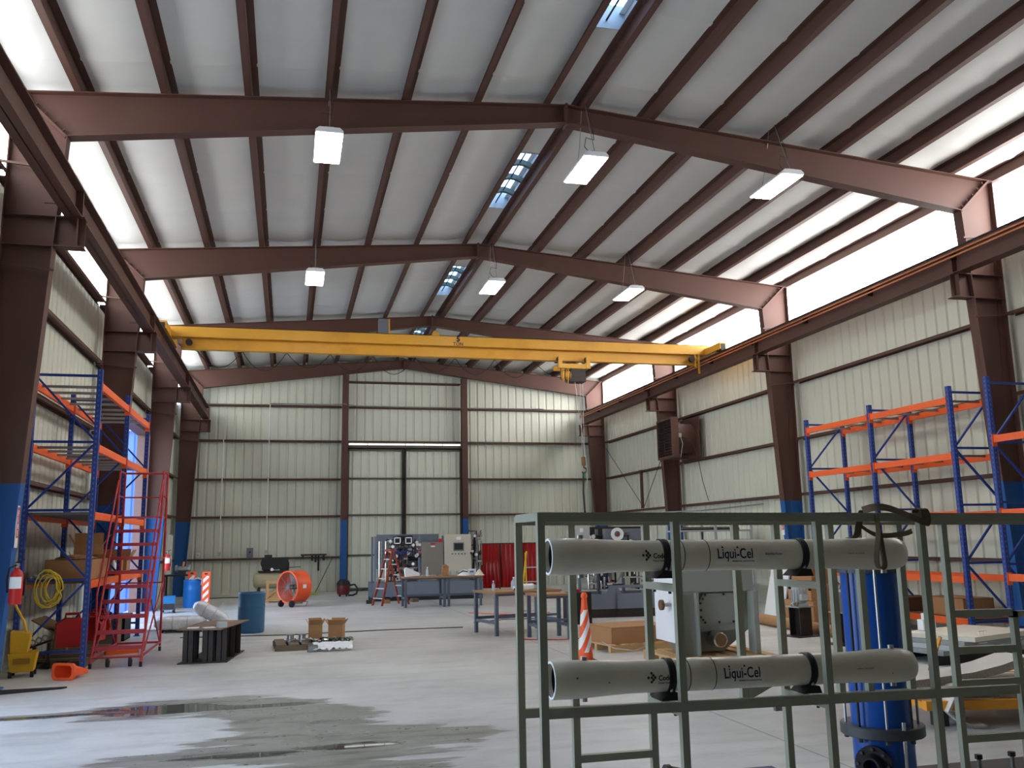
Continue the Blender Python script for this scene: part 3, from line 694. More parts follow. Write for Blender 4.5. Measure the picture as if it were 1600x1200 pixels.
def coil(name, label, loc, r, mt, turns=7, rad=.012, vert=True, seed=2, cat='cord'):
    rnd = random.Random(seed); pts = []
    for i in range(turns*14):
        a = 2*math.pi*i/14; tn = i//14; rr = r*(1+.3*math.sin(a*.37+seed)+.08*rnd.random())
        pts.append((rr*math.cos(a)*.62+.05*math.sin(tn*2.3), rr*math.sin(a)*.5*(0 if vert else 1)+(.03*math.sin(i*.4) if vert else 0), rr*math.sin(a)*(1 if vert else 0)+(0 if vert else rad+.02+.03*(i/(turns*14)))))
    return tag(MB().tube(pts, rad, 5).build(name, mt, None, loc), label, cat)
coil('extension_cord', 'coiled yellow extension cord hanging at the end of left rack', (-3.25, 14.19, 1.12), .2, M_CORD, 8, .009)
# under-rack clutter
def jerry(label, loc, rz, sc=1.0):
    t = thing('fuel_can', label, 'fuel can', loc, rz, 'red fuel cans under the rack')
    b = MB(); b.prism([(-.17*sc, 0), (.17*sc, 0), (.17*sc, .22*sc), (.09*sc, .32*sc), (-.08*sc, .32*sc), (-.17*sc, .26*sc)], 'y', -.1*sc, .1*sc); b.build('can_body', M_RED, t)
    MB().tube([(-.07*sc, 0, .31*sc), (-.07*sc, 0, .37*sc), (.07*sc, 0, .37*sc), (.08*sc, 0, .31*sc)], .016*sc, 8).build('handle', M_RED, t)
    MB().cyl((.13*sc, 0, .26*sc), (.17*sc, 0, .33*sc), .028*sc, n=10).build('cap', M_BLACK, t)
jerry('large red fuel can under left rack in front of blue brace', (-3.05, 14.75, .27), .3, 1.25)
jerry('red fuel can behind the large one under the left rack', (-2.95, 15.6, .27), -.2, 1.1)
jerry('third red fuel can farthest back under the left rack', (-3.0, 16.4, .27), .1, 1.1)
o = thing('floor_pallet', 'worn dark timber pallet on the floor under left rack', 'pallet', (-3.2, 15.4, 0))
for i in range(7): MB().box(-.42, .42, -.95+.29*i, -.95+.29*i+.2, .1, .125).build('deck_board', M_PLY, o)
for x in (-.38, 0, .38): MB().box(x-.04, x+.04, -.95, .99, 0, .1).build('stringer', M_PLY, o)
o = thing('plywood_cover', 'sloping brown board leaning over red cans under left rack', 'board', (-3.35, 15.0, .12))
MB().obox((0, 0, .42), (.5, .8, .018), (.0, .55, 0)).build('board', mat('brown_board', srgb(128, 104, 76), .8, var=.15, scale=3), o)
MB().obox((.05, -.3, .2), (.03, .03, .42), (.2, .3, 0)).build('prop_stick', M_WOOD, o); MB().obox((.1, .3, .2), (.03, .03, .45), (.1, -.2, 0)).build('prop_stick', M_WOOD, o)
for i in range(5):
    rg = MB().lathe([(.028, -.008), (.045, -.008), (.045, .008), (.028, .008), (.028, -.008)], 14, Matrix.Rotation(math.pi/2, 4, 'X')).build('pipe_ring', M_STEEL, None, (-3.62+.075*i, 14.32+.02*i, .32+.028*i)); tag(rg, 'small steel pipe ring in a row under left rack', 'ring', 'row of pipe rings under the left rack')
o = thing('ring_holder', 'dark sloping rail carrying a row of steel rings under rack', 'rail', (-3.45, 14.38, 0)); MB().bar((-.2, 0, .26), (.22, .06, .40), .02, .03).build('rail', M_DARK, o); MB().box(-.02, .02, 0, .06, 0, .31).build('leg', M_DARK, o); MB().box(.16, .2, .03, .08, 0, .36).build('leg', M_DARK, o)
for y_, l in ((17.4, 'dark wooden crate under far end of the left rack'), (18.4, 'black plastic tote under last bay of left rack')):
    o = thing('storage_crate', l, 'crate', (-3.2, y_, 0)); b = MB(); b.box(-.35, .35, -.35, .35, 0, .02); b.box(-.35, -.33, -.35, .35, 0, .45); b.box(.33, .35, -.35, .35, 0, .45); b.box(-.35, .35, -.35, -.33, 0, .45); b.box(-.35, .35, .33, .35, 0, .45); b.build('crate_body', M_PLY if y_ < 18 else M_BLACK, o)
    MB().box(-.37, .37, -.37, .37, .43, .46).build('rim', M_PLY if y_ < 18 else M_DARK, o)
tag(MB().obox((-2.55, 16.0, .03), (.5, .12, .06), (0, 0, .4)).build('loose_beam', M_RORG), 'short orange rack beam offcut lying behind rolling ladder', 'beam')

# fire extinguishers
def extinguisher(label, loc, rz):
    t = thing('fire_extinguisher', label, 'extinguisher', loc, rz, 'fire extinguishers on columns')
    MB().lathe([(0, 0), (.07, 0), (.075, .02), (.075, .34), (.06, .39), (.025, .42), (.025, .44), (0, .44)], 20).build('cylinder', M_RED, t)
    MB().lathe([(.0765, .19), (.0765, .33)], 20, None, R(200), R(340)).build('label_plate', M_WHITE, t)
    MB().cyl((0, 0, .44), (0, 0, .49), .022, n=10).build('valve', M_STEEL, t)
    MB().bar((-.02, 0, .5), (.09, -.02, .54), .02, .012).build('lever', M_BLACK, t)
    MB().tube([(0, -.02, .47), (-.07, -.05, .44), (-.1, -.03, .3), (-.09, -.02, .14)], .012, 6).build('hose', M_BLACK, t)
    MB().box(-.08, .08, .06, .09, .1, .3).build('wall_bracket', M_DARK, t)
extinguisher('red fire extinguisher on the blue column at left edge', (-3.22, 12.38, 1.02), R(-10))
extinguisher('small red fire extinguisher on blue column behind rolling ladder', (-3.12, 25.95, 1.05), 0)
for loc, l in (((-3.29, 12.50, 1.7), 'narrow red and white sign strip on left blue column'), ((11.29, 19.2, 1.7), 'narrow red and white sign strip on right blue column')):
    s = 1 if loc[0] > 0 else -1
    o = thing('column_sign', l, 'sign', loc); MB().box(-.006, .006, -.05, .05, 0, .52).build('sign_plate', M_WHITE, o); MB().box(-.009, .009, -.045, .045, .12, .5).build('red_panel', mat('sign_red', srgb(196, 90, 84), .6, var=.05), o)
    for i, tx in enumerate(('E', 'R', 'I', 'F')): 
        me = text_mesh(tx, .09, .0005, .002); me.materials.append(M_WHITE); put(me, 'lettering', o, (-s*.0095, s*.03, .15+.082*i), (math.pi/2, 0, -s*math.pi/2))

# ------------------------------------------------------------------ drums, barricades, fan
def drum(label, loc, h, r, m, group='blue plastic drums'):
    t = thing('plastic_drum', label, 'drum', loc, 0, group)
    MB().lathe([(0, 0), (r*.93, 0), (r*.97, h*.03), (r, h*.06), (r, h*.62), (r*1.015, h*.64), (r*1.015, h*.67), (r, h*.69), (r, h*.93), (r*1.02, h*.945), (r*1.02, h*.975), (r*.98, h), (r*.93, h*.99), (r*.92, h*.96), (0, h*.96)], 32).build('drum_body', m, t)
    for s in (-1, 1): MB().cyl((s*r*.6, 0, h*.96), (s*r*.6, 0, h*.985), .035, n=12).build('bung', M_BLACK, t)
    return t
drum('dull dark blue plastic drum standing alone behind the steel trestle', (-.66, 18.8, 0), .77, .255, M_DRUM2)
drum('bright blue plastic drum beside striped barricade by back corner', (-2.55, 27.1, 0), .75, .25, M_DRUM)
t = thing('rag_bundle', 'grey rag and gloves lying on the bright blue drum', 'rags', (-2.42, 27.0, .735)); 
b = MB(); b.grid([[(.16*math.cos(a)*k, .12*math.sin(a)*k, .07*(1-k)+.02*math.sin(3*a)*k+.02) for a in [i*.45 for i in range(14)]] for k in (1, .7, .35, .05)], False, True); b.build('rag', M_LGREY, t)
MB().tube([(.1, -.1, .04), (.14, -.22, .0), (.12, -.25, -.12)], .02, 6).build('glove', M_LGREY, t)
M_STRIPE = mat('barricade_stripes', srgb(246, 92, 40), .5, var=0)
def stripes(m, ang=1.0, per=.13):
    n = m.node_tree; L = n.links.new; b = n.nodes['Principled BSDF']; tc = n.nodes.new('ShaderNodeTexCoord'); s = n.nodes.new('ShaderNodeSeparateXYZ'); L(tc.outputs['Object'], s.inputs[0])
    def M(op, a, c):
        k = n.nodes.new('ShaderNodeMath'); k.operation = op
        for i, q in enumerate((a, c)):
            if isinstance(q, float): k.inputs[i].default_value = q
            else: L(q, k.inputs[i])
        return k.outputs[0]
    u = M('FRACT', M('DIVIDE', M('SUBTRACT', s.outputs['Z'], M('MULTIPLY', s.outputs['X'], ang)), per), 0.)
    mx = n.nodes.new('ShaderNodeMix'); mx.data_type = 'RGBA'; mx.inputs[6].default_value = (*srgb(246, 92, 40), 1); mx.inputs[7].default_value = (*srgb(240, 236, 232), 1)
    L(M('GREATER_THAN', u, .5), mx.inputs[0]); L(mx.outputs[2], b.inputs['Base Color'])
stripes(M_STRIPE, 1.0, .21)
M_CONEBAND = mat('cone_spiral_band', srgb(246, 92, 40), .5, var=0); stripes(M_CONEBAND, 2.2, .26)
def barricade(label, loc, rz, lean=0):
    t = thing('barricade_panel', label, 'barricade', loc, rz, 'striped barricade panels')
    b = MB(); b.box(-.11, .11, -.03, .03, 0, .97); b.build('frame', M_ORANGE, t)
    MB().box(-.075, .075, -.036, -.028, .08, .86).build('striped_face', M_STRIPE, t); MB().box(-.04, .04, -.035, -.03, .9, .94).build('hand_hole', M_BLACK, t)
    t.rotation_euler = (lean, 0, rz); return t
barricade('orange and white striped barricade panel right of the blue drum', (-2.17, 26.7, 0), -.1)
barricade('barricade panel mostly hidden behind the bright blue drum', (-2.62, 27.5, 0), -.1, 0)
# big drum fan
t = thing('drum_fan', 'large orange drum fan on wheels facing left', 'fan', (.2, 26.0, 0), R(-50))
M_FANIN = mat('fan_inside_grey', srgb(120, 108, 108), .5, var=.1)
RM = Matrix.Translation((0, 0, .53))@Matrix.Rotation(math.pi/2, 4, 'X')
MB().lathe([(.40, -.24), (.425, -.25), (.44, -.24), (.43, -.22), (.43, .22), (.44, .24), (.425, .25), (.40, .24), (.41, .22), (.41, -.22), (.40, -.24)], 40, RM).build('drum_shroud', mat('fan_orange', srgb(232, 88, 44), .45, var=.08), t)
for s in (-1, 1):
    gr = MB().lathe([(.02, s*.235), (.03, s*.235)], 20, RM).build('grille', M_STEEL, t)
    for k in range(9):
        r_ = .05+.043*k; MB().tube([RM@Vector((r_*math.cos(a), r_*math.sin(a), s*.235)) for a in [i*math.pi/16 for i in range(33)]], .0025, 4, False).build('grille_ring', M_STEEL, gr)
    for k in range(8): a = k*math.pi/4; MB().tube([RM@Vector((.03*math.cos(a), .03*math.sin(a), s*.235)), RM@Vector((.42*math.cos(a), .42*math.sin(a), s*.235))], .003, 4).build('grille_spoke', M_STEEL, gr)
hub = MB().cyl(RM@Vector((0, 0, -.08)), RM@Vector((0, 0, .12)), .07, n=16).build('motor', M_DARK, t)
for k in range(4):
    a = k*math.pi/2; bl = MB(); bl.grid([[RM@Vector((r_*math.cos(a+da), r_*math.sin(a+da), .05*(da/.35))) for da in (-.35, -.1, .15, .4)] for r_ in (.06, .2, .38)]); bl.build('blade', M_FANIN, t)
for x in (-.22, .22):
    MB().cyl((x-.025, -.26, .09), (x+.025, -.26, .09), .09, n=18).build('wheel', M_BLACK, t)
MB().tube([(-.3, .16, .02), (-.3, .24, .12), (.3, .24, .12), (.3, .16, .02)], .013, 6).build('stand', M_GALV, t)
MB().box(-.14, .14, .02, .2, .07, .13).build('switch_box', M_GALV, t)
MB().box(.41, .432, -.06, .06, .5, .6).build('side_label', M_WHITE, t); 
MB().tube([(.0, .42, 1.0), (.0, .2, 1.06), (0, -.2, 1.06), (0, -.42, 1.0)][1:3], .0125, 6).build('handle', M_BLACK, t)
# air compressor
t = thing('air_compressor', 'beige tank air compressor with black pump on top by back wall', 'compressor', (-.45, 30.4, 0), R(6))
MB().lathe([(0, -.6), (.18, -.58), (.25, -.5), (.26, -.42), (.26, .42), (.25, .5), (.18, .58), (0, .6)], 28, Matrix.Translation((0, 0, .56))@Matrix.Rotation(math.pi/2, 4, 'Y')).build('tank', mat('compressor_beige', srgb(178, 166, 134), .45, var=.08), t)
for x in (-.42, .42):
    for y_ in (-.16, .16): MB().box(x-.04, x+.04, y_-.03, y_+.03, 0, .36).build('leg', M_DARK, t)
MB().box(-.45, .5, -.2, .2, .82, .86).build('deck_plate', M_DARK, t)
MB().box(-.3, .0, -.16, .16, .86, 1.22).build('pump_block', M_BLACK, t); MB().box(-.26, -.04, -.12, .12, 1.22, 1.36).build('pump_head', M_DARK, t)
MB().cyl((.22, -.05, 1.0), (.5, -.05, 1.0), .13, n=18).build('electric_motor', M_BLACK, t)
MB().cyl((-.2, -.23, 1.1), (-.2, -.17, 1.1), .2, n=24).build('flywheel', M_DARK, t); MB().box(-.36, .46, -.26, -.2, .9, 1.28).build('belt_guard', M_BLACK, t)
MB().cyl((-.05, -.2, .9), (-.05, -.28, .9), .05, n=12).build('pressure_gauge', M_WHITE, t)
MB().tube([(-.05, .1, 1.2), (.1, .2, 1.1), (.1, .22, .85)], .015, 6).build('air_pipe', M_STEEL, t)
# timber crate by the fan
t = thing('timber_crate', 'light timber crate frame with diagonal brace left of the fan', 'crate', (-.32, 28.4, 0), R(4))
for x in (-.24, .24):
    for y_ in (-.2, .2): MB().box(x-.03, x+.03, y_-.03, y_+.03, .08, .62).build('post', M_WOOD, t)
for z in (.12, .58):
    for y_ in (-.235, .235): MB().box(-.28, .28, y_-.012, y_+.012, z-.04, z+.04).build('rail', M_WOOD, t)
MB().bar((-.24, -.25, .14), (.24, -.25, .56), .02, .07, (0, 1, 0)).build('diagonal_brace', M_WOOD, t); MB().box(-.3, .32, -.28, .28, .03, .08).build('base_board', M_WOOD, t); MB().box(-.22, .22, -.2, .2, .08, .3).build('wrapped_load', M_WOOD, t)
for x in (-.24, .24): MB().box(x-.04, x+.04, -.28, .28, 0, .03).build('runner', M_WOOD, t)
# shop vacuum
t = thing('shop_vacuum', 'black and dark red shop vacuum with hose by blue post', 'vacuum', (1.78, 30.2, 0))
MB().lathe([(0, .05), (.17, .05), (.2, .1), (.21, .34), (.2, .36), (0, .36)], 24).build('tank', mat('vac_red', srgb(96, 22, 26), .45, var=.1), t); MB().lathe([(.21, .35), (.215, .4), (.19, .46), (.12, .53), (0, .55)], 24).build('motor_head', M_BLACK, t)
MB().tube([(.18, 0, .34), (.36, -.02, .36), (.46, -.02, .22), (.42, -.02, .07), (.3, -.05, .03), (.16, -.1, .03)], .03, 8).build('hose', M_BLACK, t)
for a in range(4): MB().cyl((.15*math.cos(a*1.57+.7), .15*math.sin(a*1.57+.7), 0), (.15*math.cos(a*1.57+.7), .15*math.sin(a*1.57+.7), .06), .03, n=10).build('caster', M_BLACK, t)
# cord heap, pole, rods on the floor by the back wall
coil('air_hose', 'heap of yellow green air hose on floor behind the fan', (.75, 31.6, 0), .34, mat('hose_lime', srgb(170, 176, 60), .6, var=.1), 6, .018, False, 4, 'hose')
tag(MB().tube([(-3.0, 30.8, .015), (-2, 31.2, .015), (-1.3, 31.0, .015), (-1.0, 30.9, .015)], .012, 5).build('floor_cable', M_BLACK), 'black cable along floor left of the compressor', 'cable')
tag(MB().tube([(1.55, 32.9, 1.2), (1.2, 32.6, .5), (.95, 32.4, .02)], .012, 6).build('broom_pole', M_DARK), 'thin dark pole leaning by the left back wall post', 'pole')
# wall-mounted boxes and conduits at the back wall
for x, z0, z1, l in ((-.74, 1.5, 6.66, 'taller white conduit running up the back wall'), (-2.3, 1.45, 5.38, 'shorter white conduit near left corner of back wall')):
    t = thing('conduit', l, 'conduit', (x, YB-.2, 0)); MB().cyl((0, 0, z0), (0, 0, z1), .018, n=8).build('pipe', M_WHITE, t); MB().box(-.05, .05, -.03, .03, z0-.12, z0).build('junction_box', M_LGREY, t)
    for z in (2.7, 4.02): MB().box(-.04, .04, -.008, .025, z-.015, z+.015).build('clamp', M_GALV, t)
MB_ = MB().tube([(-.74, YB-.2, 6.7), (1.5, YB-.2, 6.7), (1.9, YB-.42, 6.7), (2.4, YB-.2, 6.66), (6.3, YB-.2, 6.66), (9.5, YB-.2, 6.68)], .02, 6).build('conduit_run', M_GALV); tag(MB_, 'galvanised conduit running along the upper back wall girt', 'conduit')
t = thing('outlet_box', 'white outlet box on back wall girt near the left corner', 'outlet', (-3.0, YB-.2, 1.3)); MB().box(-.05, .05, -.03, .03, 0, .14).build('box', M_WHITE, t); MB().box(-.025, .025, -.034, -.03, .03, .1).build('socket_plate', M_LGREY, t)
t = thing('disconnect_switch', 'grey electrical disconnect box on back wall above compressor', 'switch box', (-1.28, YB-.2, 1.22)); MB().box(-.11, .11, -.06, .04, 0, .36).build('enclosure', M_GREY, t); MB().cyl((0, -.06, .22), (0, -.08, .22), .03, n=12).build('rotary_knob', M_BLACK, t)
t = thing('tool_rail', 'dark tool rail with hanging tools on back wall girt', 'tool rail', (.95, YB-.18, 1.25)); MB().box(-.5, .4, -.03, .0, .02, .08).build('rail', M_DARK, t)
for i, (x, l_) in enumerate(((-.42, .1), (-.1, .2), (.02, .25), (.12, .55), (.3, .2))): MB().box(x-.035, x+.035, -.05, -.02, .04-l_, .05).build('hanging_tool', M_BLACK, t)
# grinder bench, welder and hose by the left back column
t = thing('grinder_bench', 'small dark bench with metal grinder beside left back column', 'bench', (-3.02, 27.9, 0))
MB().box(-.4, .45, -.3, .3, .84, .88).build('bench_top', M_DARK, t)
for x in (-.36, .4):
    for y_ in (-.26, .26): MB().box(x-.025, x+.025, y_-.025, y_+.025, 0, .84).build('leg', M_DARK, t)
t = thing('bench_grinder', 'bench grinder with bright wheels on the small dark bench', 'grinder', (-2.9, 27.75, .88)); MB().cyl((-.14, 0, .16), (.14, 0, .16), .075, n=16).build('motor', M_GALV, t)
for s in (-1, 1): MB().cyl((s*.15, 0, .16), (s*.21, 0, .16), .11, n=20).build('wheel_guard', M_STEEL, t)
MB().box(-.08, .08, -.06, .06, 0, .09).build('base', M_DARK, t); MB().tube([(.0, 0, .24), (.02, -.02, .36)], .03, 8).build('lamp_arm', mat('hot_orange', srgb(240, 150, 60), .5, var=0), t)
t = thing('welding_machine', 'blue welding machine on the floor beside blue drum', 'welder', (-2.95, 25.2, 0), .1); MB().box(-.16, .16, -.24, .24, .08, .42).build('case', mat('welder_blue', srgb(30, 110, 170), .45, var=.08), t)
MB().box(-.15, .15, -.245, -.235, .1, .24).build('front_panel', M_DARK, t); MB().tube([(-.12, -.2, .42), (-.12, -.2, .5), (-.12, .2, .5), (-.12, .2, .42)], .014, 6).build('handle', M_BLACK, t)
for x in (-.15, .15): MB().cyl((x-.02, -.18, .07), (x+.02, -.18, .07), .07, n=14).build('wheel', M_BLACK, t)
for x in (-.12, .12): MB().box(x-.02, x+.02, .16, .2, 0, .08).build('foot', M_BLACK, t)
t = thing('fluorescent_tube_lamp', 'white vertical strip lamp on wall by the left back column', 'lamp', (-3.67, 30.9, .8)); MB().box(-.05, .05, -.07, .07, 0, 1.25).build('housing', M_WHITE, t); MB().cyl((.07, 0, .03), (.07, 0, 1.22), .02, n=8).build('tube', M_WHITE, t)

# wrapped goods and flat white sheet by the open side door
tag(MB().obox((-2.6, 20.7, .02), (1.5, 1.6, .03), (0, 0, .1)).build('foam_sheet', M_WHITE), 'flat white foam sheet on floor by left open door', 'sheet')
def wrapped(label, loc, size, rot, seed):
    rnd = random.Random(seed); rows = []; n = 26
    for j in range(13):
        u = -1+2*j/12; e = (1-abs(u)**6)**.5 if abs(u) < 1 else 0; e = max(e, .35)
        rows.append([(size[0]/2*u, size[1]/2*e*math.copysign(abs(math.cos(a))**.6, math.cos(a))*(1+.04*rnd.random()), size[2]/2+size[2]/2*e*math.copysign(abs(math.sin(a))**.6, math.sin(a))*(1+.05*rnd.random())) for a in [2*math.pi*i/n for i in range(n)]])
    t = thing('wrapped_part', label, 'wrapped part', loc, 0, 'parts in clear bubble wrap'); t.rotation_euler = rot
    b = MB(); b.grid(rows, True, True); b.add(rows[0], [tuple(range(n))]); b.add(rows[-1], [tuple(range(n))]); b.build('wrapping', M_WRAP, t)
    for u in (-.3, .25): MB().tube([(size[0]/2*u, size[1]/2*1.04*math.copysign(abs(math.cos(a))**.6, math.cos(a)), size[2]/2+size[2]/2*1.05*math.copysign(abs(math.sin(a))**.6, math.sin(a))) for a in [2*math.pi*i/20 for i in range(21)]], .006, 4).build('tape', M_LGREY, t)
wrapped('flat long bundle in bubble wrap lying on the floor', (-2.05, 19.6, .04), (1.0, .5, .26), (0, 0, .1), 3)
wrapped('bubble wrapped part tilted up on the flat wrapped bundle', (-1.55, 19.75, .22), (.75, .42, .26), (0, .5, -.1), 5)
t = thing('furniture_dolly', 'low black dolly under the flat bubble wrapped bundle', 'dolly', (-2.0, 19.6, 0)); MB().box(-.4, .4, -.22, .22, .03, .04).build('platform', M_BLACK, t)
for x in (-.36, .36): MB().cyl((x, -.24, .02), (x, -.2, .02), .02, n=8).build('caster', M_BLACK, t)
# steel stub trestle
t = thing('steel_trestle', 'dark trestle of upright steel beam stubs carrying a plate', 'trestle', (-1.08, 14.75, 0), R(0))
MB().prism([(-.43, -.55), (.26, -.55), (.44, .85), (-.2, .85)], 'z', 0, .018).build('base_plate', M_DARK, t)
def stub(parent, x, y, h, w=.15, m=None):
    b = MB(); b.box(x-w/2, x+w/2, y-w/2, y-w/2+.014, .018, h); b.box(x-w/2, x+w/2, y+w/2-.014, y+w/2, .018, h); b.box(x-.006, x+.006, y-w/2, y+w/2, .018, h); return b.build('beam_stub', m or M_DARK, parent)
for x, y_ in ((-.3, -.4), (-.02, -.42), (.17, -.4), (-.26, .0), (.06, .0), (.26, .05), (-.1, .45), (.14, .5), (.32, .55)): stub(t, x, y_, .47, .14)
MB().prism([(-.46, -.45), (.16, -.62), (.5, .9), (-.2, .95)], 'z', .47, .487).build('top_plate', mat('rusty_plate', srgb(120, 100, 84), .7, var=.2, scale=3), t)
for i, (x, y_, a) in enumerate(((-.02, -.36, .3), (-.25, -.3, .0), (.1, .2, .8), (.2, .55, .2))):
    tag(MB().obox((-1.08+x, 14.75+y_, .491), (.16, .2, .004), (0, 0, a)).build('paper_sheet', M_WHITE if i < 2 else M_CARD), ['crumpled white label paper on near edge of the steel trestle', 'small white tag on left corner of the steel trestle', 'brown card scrap in middle of the steel trestle', 'brown card scrap at far end of the steel trestle'][i], 'paper')
tag(MB().obox((-.92, 14.35, .53), (.12, .12, .08), (0, 0, .4)).build('tape_block', M_LGREY), 'small grey block on the front edge of steel trestle', 'block')
# pallet with pipes, cartons
t = thing('low_pallet', 'low dark pallet on floor with cartons and pipe fittings', 'pallet', (.42, 15.75, 0), R(3))
for i in range(6): MB().box(-.58+.2*i, -.58+.2*i+.16, -.42, .55, .08, .1).build('deck_board', M_PLY, t)
for y_ in (-.38, .05, .5): MB().box(-.6, .6, y_-.04, y_+.04, 0, .08).build('stringer', M_PLY, t)
carton('cardboard_box', 'open cardboard carton on low pallet, left one', 'box', (.49, 16.1, .1), (.22, .22, .24), .03)
carton('cardboard_box', 'open cardboard carton on low pallet, right one with wide flaps', 'box', (.85, 16.15, .1), (.24, .24, .22), -.25)
for i, x in enumerate((.08, .27)):
    t = thing('pipe_flange', ['dull steel flange on low pallet, leftmost', 'dull steel flange on low pallet next to the carton'][i], 'flange', (x, 15.75, .1)); MB().lathe([(.04, 0), (.085, 0), (.085, .03), (.06, .04), (.055, .1), (.04, .1), (.04, 0)], 20).build('flange_ring', M_STEEL, t); MB().cyl((0, 0, .1), (0, 0, .12), .07, n=16).build('cap', M_GALV, t)
rnd = random.Random(5)
for i in range(22):
    x = .36+.034*i; y_ = 15.42+rnd.uniform(-.06, .06); l_ = rnd.uniform(.05, .11)
    t = tag(MB().tube([(x, y_, .11), (x+rnd.uniform(-.02, .02), y_, .11+l_*.5), (x+rnd.uniform(-.05, .05), y_+rnd.uniform(-.05, .05), .11+l_*.6)], .018, 7).build('pipe_fitting', [M_STEEL, M_CHROME, M_DARK, M_GREEN][i % 4], None), 'small metal pipe fitting in the row on low pallet', 'fitting', 'pipe fittings on the low pallet')
rows = []; 
for j in range(9):
    v = j/8; rows.append([(.42+.62*u/12+.02*rnd.random(), 15.22-.24*v+.03*rnd.random(), .012+max(0, (.1-.1*v))+.05*abs(math.sin(u*1.7+v*4))*(.3+.7*v)*(1-abs(u/6-1)*.5)+.012*rnd.random()) for u in range(13)])
tag(MB().grid(rows, True).build('plastic_sheet', M_WRAP), 'crumpled clear plastic sheet hanging off the low pallet', 'plastic')
carton('grey_tray', 'small grey open tray in front of the low pallet', 'tray', (.42, 15.1, 0), (.16, .14, .1), 0, False, False, None, M_GALV)
# floor plate, lying cone, mop bucket, doorstop block
tag(MB().prism([(-3.45, 12.05), (-2.62, 12.35), (-2.58, 12.42), (-3.45, 12.4)], 'z', 0, .02).build('rubber_mat', M_BLACK), 'thin black plate lying on floor near left column base', 'plate')
t = thing('traffic_cone', 'orange traffic cone lying on its side by the left rack', 'cone', (-2.78, 13.15, .11), R(-28))
CM = Matrix.Rotation(math.pi/2, 4, 'X')
def rrect(w, h, r, n=5):
    pts = []
    for cx_, cz_, a0 in ((w-r, h-r, 0), (-w+r, h-r, 90), (-w+r, -h+r, 180), (w-r, -h+r, 270)):
        for i in range(n+1): a = R(a0+90*i/n); pts.append((cx_+r*math.cos(a), cz_+r*math.sin(a)))
    return pts
o1, o2 = rrect(.17, .105, .05), rrect(.13, .075, .05)
b = MB(); n = len(o1)
rg = [[(x, -.02, z) for x, z in o1], [(x, .015, z) for x, z in o1], [(x*.72, .03, z*.8) for x, z in o1], [(x*.18, .42, z*.28-.05) for x, z in o1], [(x*.16, .42, z*.25-.05) for x, z in o1], [(x*.95, .01, z) for x, z in o2], [(x, -.02, z) for x, z in o2], [(x, -.02, z) for x, z in o1]]
b.grid(rg, True, True); b.build('cone_body', M_ORANGE, t)
t = thing('mop_bucket', 'yellow mop bucket with wringer behind the left blue column', 'bucket', (-3.42, 13.75, 0), R(8))
b = MB(); b.grid([[(x*k, y_*k, z) for x, y_ in [(-.17, -.2), (.17, -.2), (.17, .2), (-.17, .2)]] for z, k in ((.07, .8), (.32, 1.0))], False, True); b.add([(-.136, -.16, .07), (.136, -.16, .07), (.136, .16, .07), (-.136, .16, .07)], [(0, 1, 2, 3)]); b.build('bucket_body', M_BUCKET, t)
b = MB(); b.prism([(-.15, .32), (.05, .32), (.08, .56), (-.16, .6)], 'y', -.14, .14); b.build('wringer', M_BUCKET, t)
MB().tube([(.02, 0, .56), (-.02, -.02, .72), (-.12, -.02, .9), (-.14, -.02, .95)], .018, 7).build('wringer_handle', M_BUCKET, t)
for x in (-.13, .13):
    for y_ in (-.16, .16): MB().cyl((x-.02, y_, .04), (x+.02, y_, .04), .04, n=12).build('caster', M_BLACK, t)
MB().box(-.1, .1, -.211, -.195, .18, .25).build('warning_label', mat('label_brown', srgb(150, 110, 30), .6, var=.1), t)

# ------------------------------------------------------------------ work tables, step ladder
M_TOP = mat('bench_top_wood', srgb(150, 112, 76), .6, var=.15, scale=2.5)
M_TLEG = mat('bench_leg_grey', srgb(82, 90, 104), .45, var=.1)
def table(label, loc, rz, L_, W_, h, extra=False):
    t = thing('work_table', label, 'table', loc, rz, 'steel-legged work tables')
    MB().box(-L_/2, L_/2, -W_/2, W_/2, h-.035, h).build('table_top', M_TOP, t)
    xs = (-L_/2+.05, L_/2-.05) if not extra else (-L_/2+.05, .02, .14, L_/2-.05)
    for x in xs:
        for y_ in (-W_/2+.05, W_/2-.05): MB().box(x-.03, x+.03, y_-.03, y_+.03, 0, h-.035).build('leg', M_TLEG, t)
        MB().box(x-.02, x+.02, -W_/2+.05, W_/2-.05, .2, .25).build('end_rail', M_TLEG, t)
    MB().box(-L_/2+.05, L_/2-.05, W_/2-.07, W_/2-.03, .24, .29).build('stretcher', M_TLEG, t); MB().box(-L_/2+.05, L_/2-.05, -W_/2+.03, -W_/2+.07, h-.075, h-.035).build('apron', M_TLEG, t); MB().box(-L_/2+.05, L_/2-.05, -W_/2+.03, -W_/2+.07, .3, .34).build('stretcher', M_TLEG, t)
    return t
table('long work table in front of the grey machine skid', (4.02, 24.3, 0), 0, 2.1, .75, .78, True)
table('work table standing left of the orange traffic cone', (4.2, 16.75, 0), R(14), 1.4, .95, .77)
table('work table partly hidden behind the skid frame corner', (4.47, 15.55, 0), R(4), .66, .62, .76)
def item(name, label, cat, loc, build, rz=0):
    t = thing(name, label, cat, loc, rz); build(t); return t
TZ = .782
item('white_jug', 'tilted white plastic container at left end of long table', 'container', (3.2, 24.3, TZ), lambda t: (MB().prism([(-.16, 0), (.22, .02), (.2, .1), (-.12, .24), (-.18, .2)], 'y', -.1, .1).build('body', M_WHITE, t), MB().cyl((.2, 0, .05), (.26, 0, .06), .035, n=10).build('mouth', M_LGREY, t)))
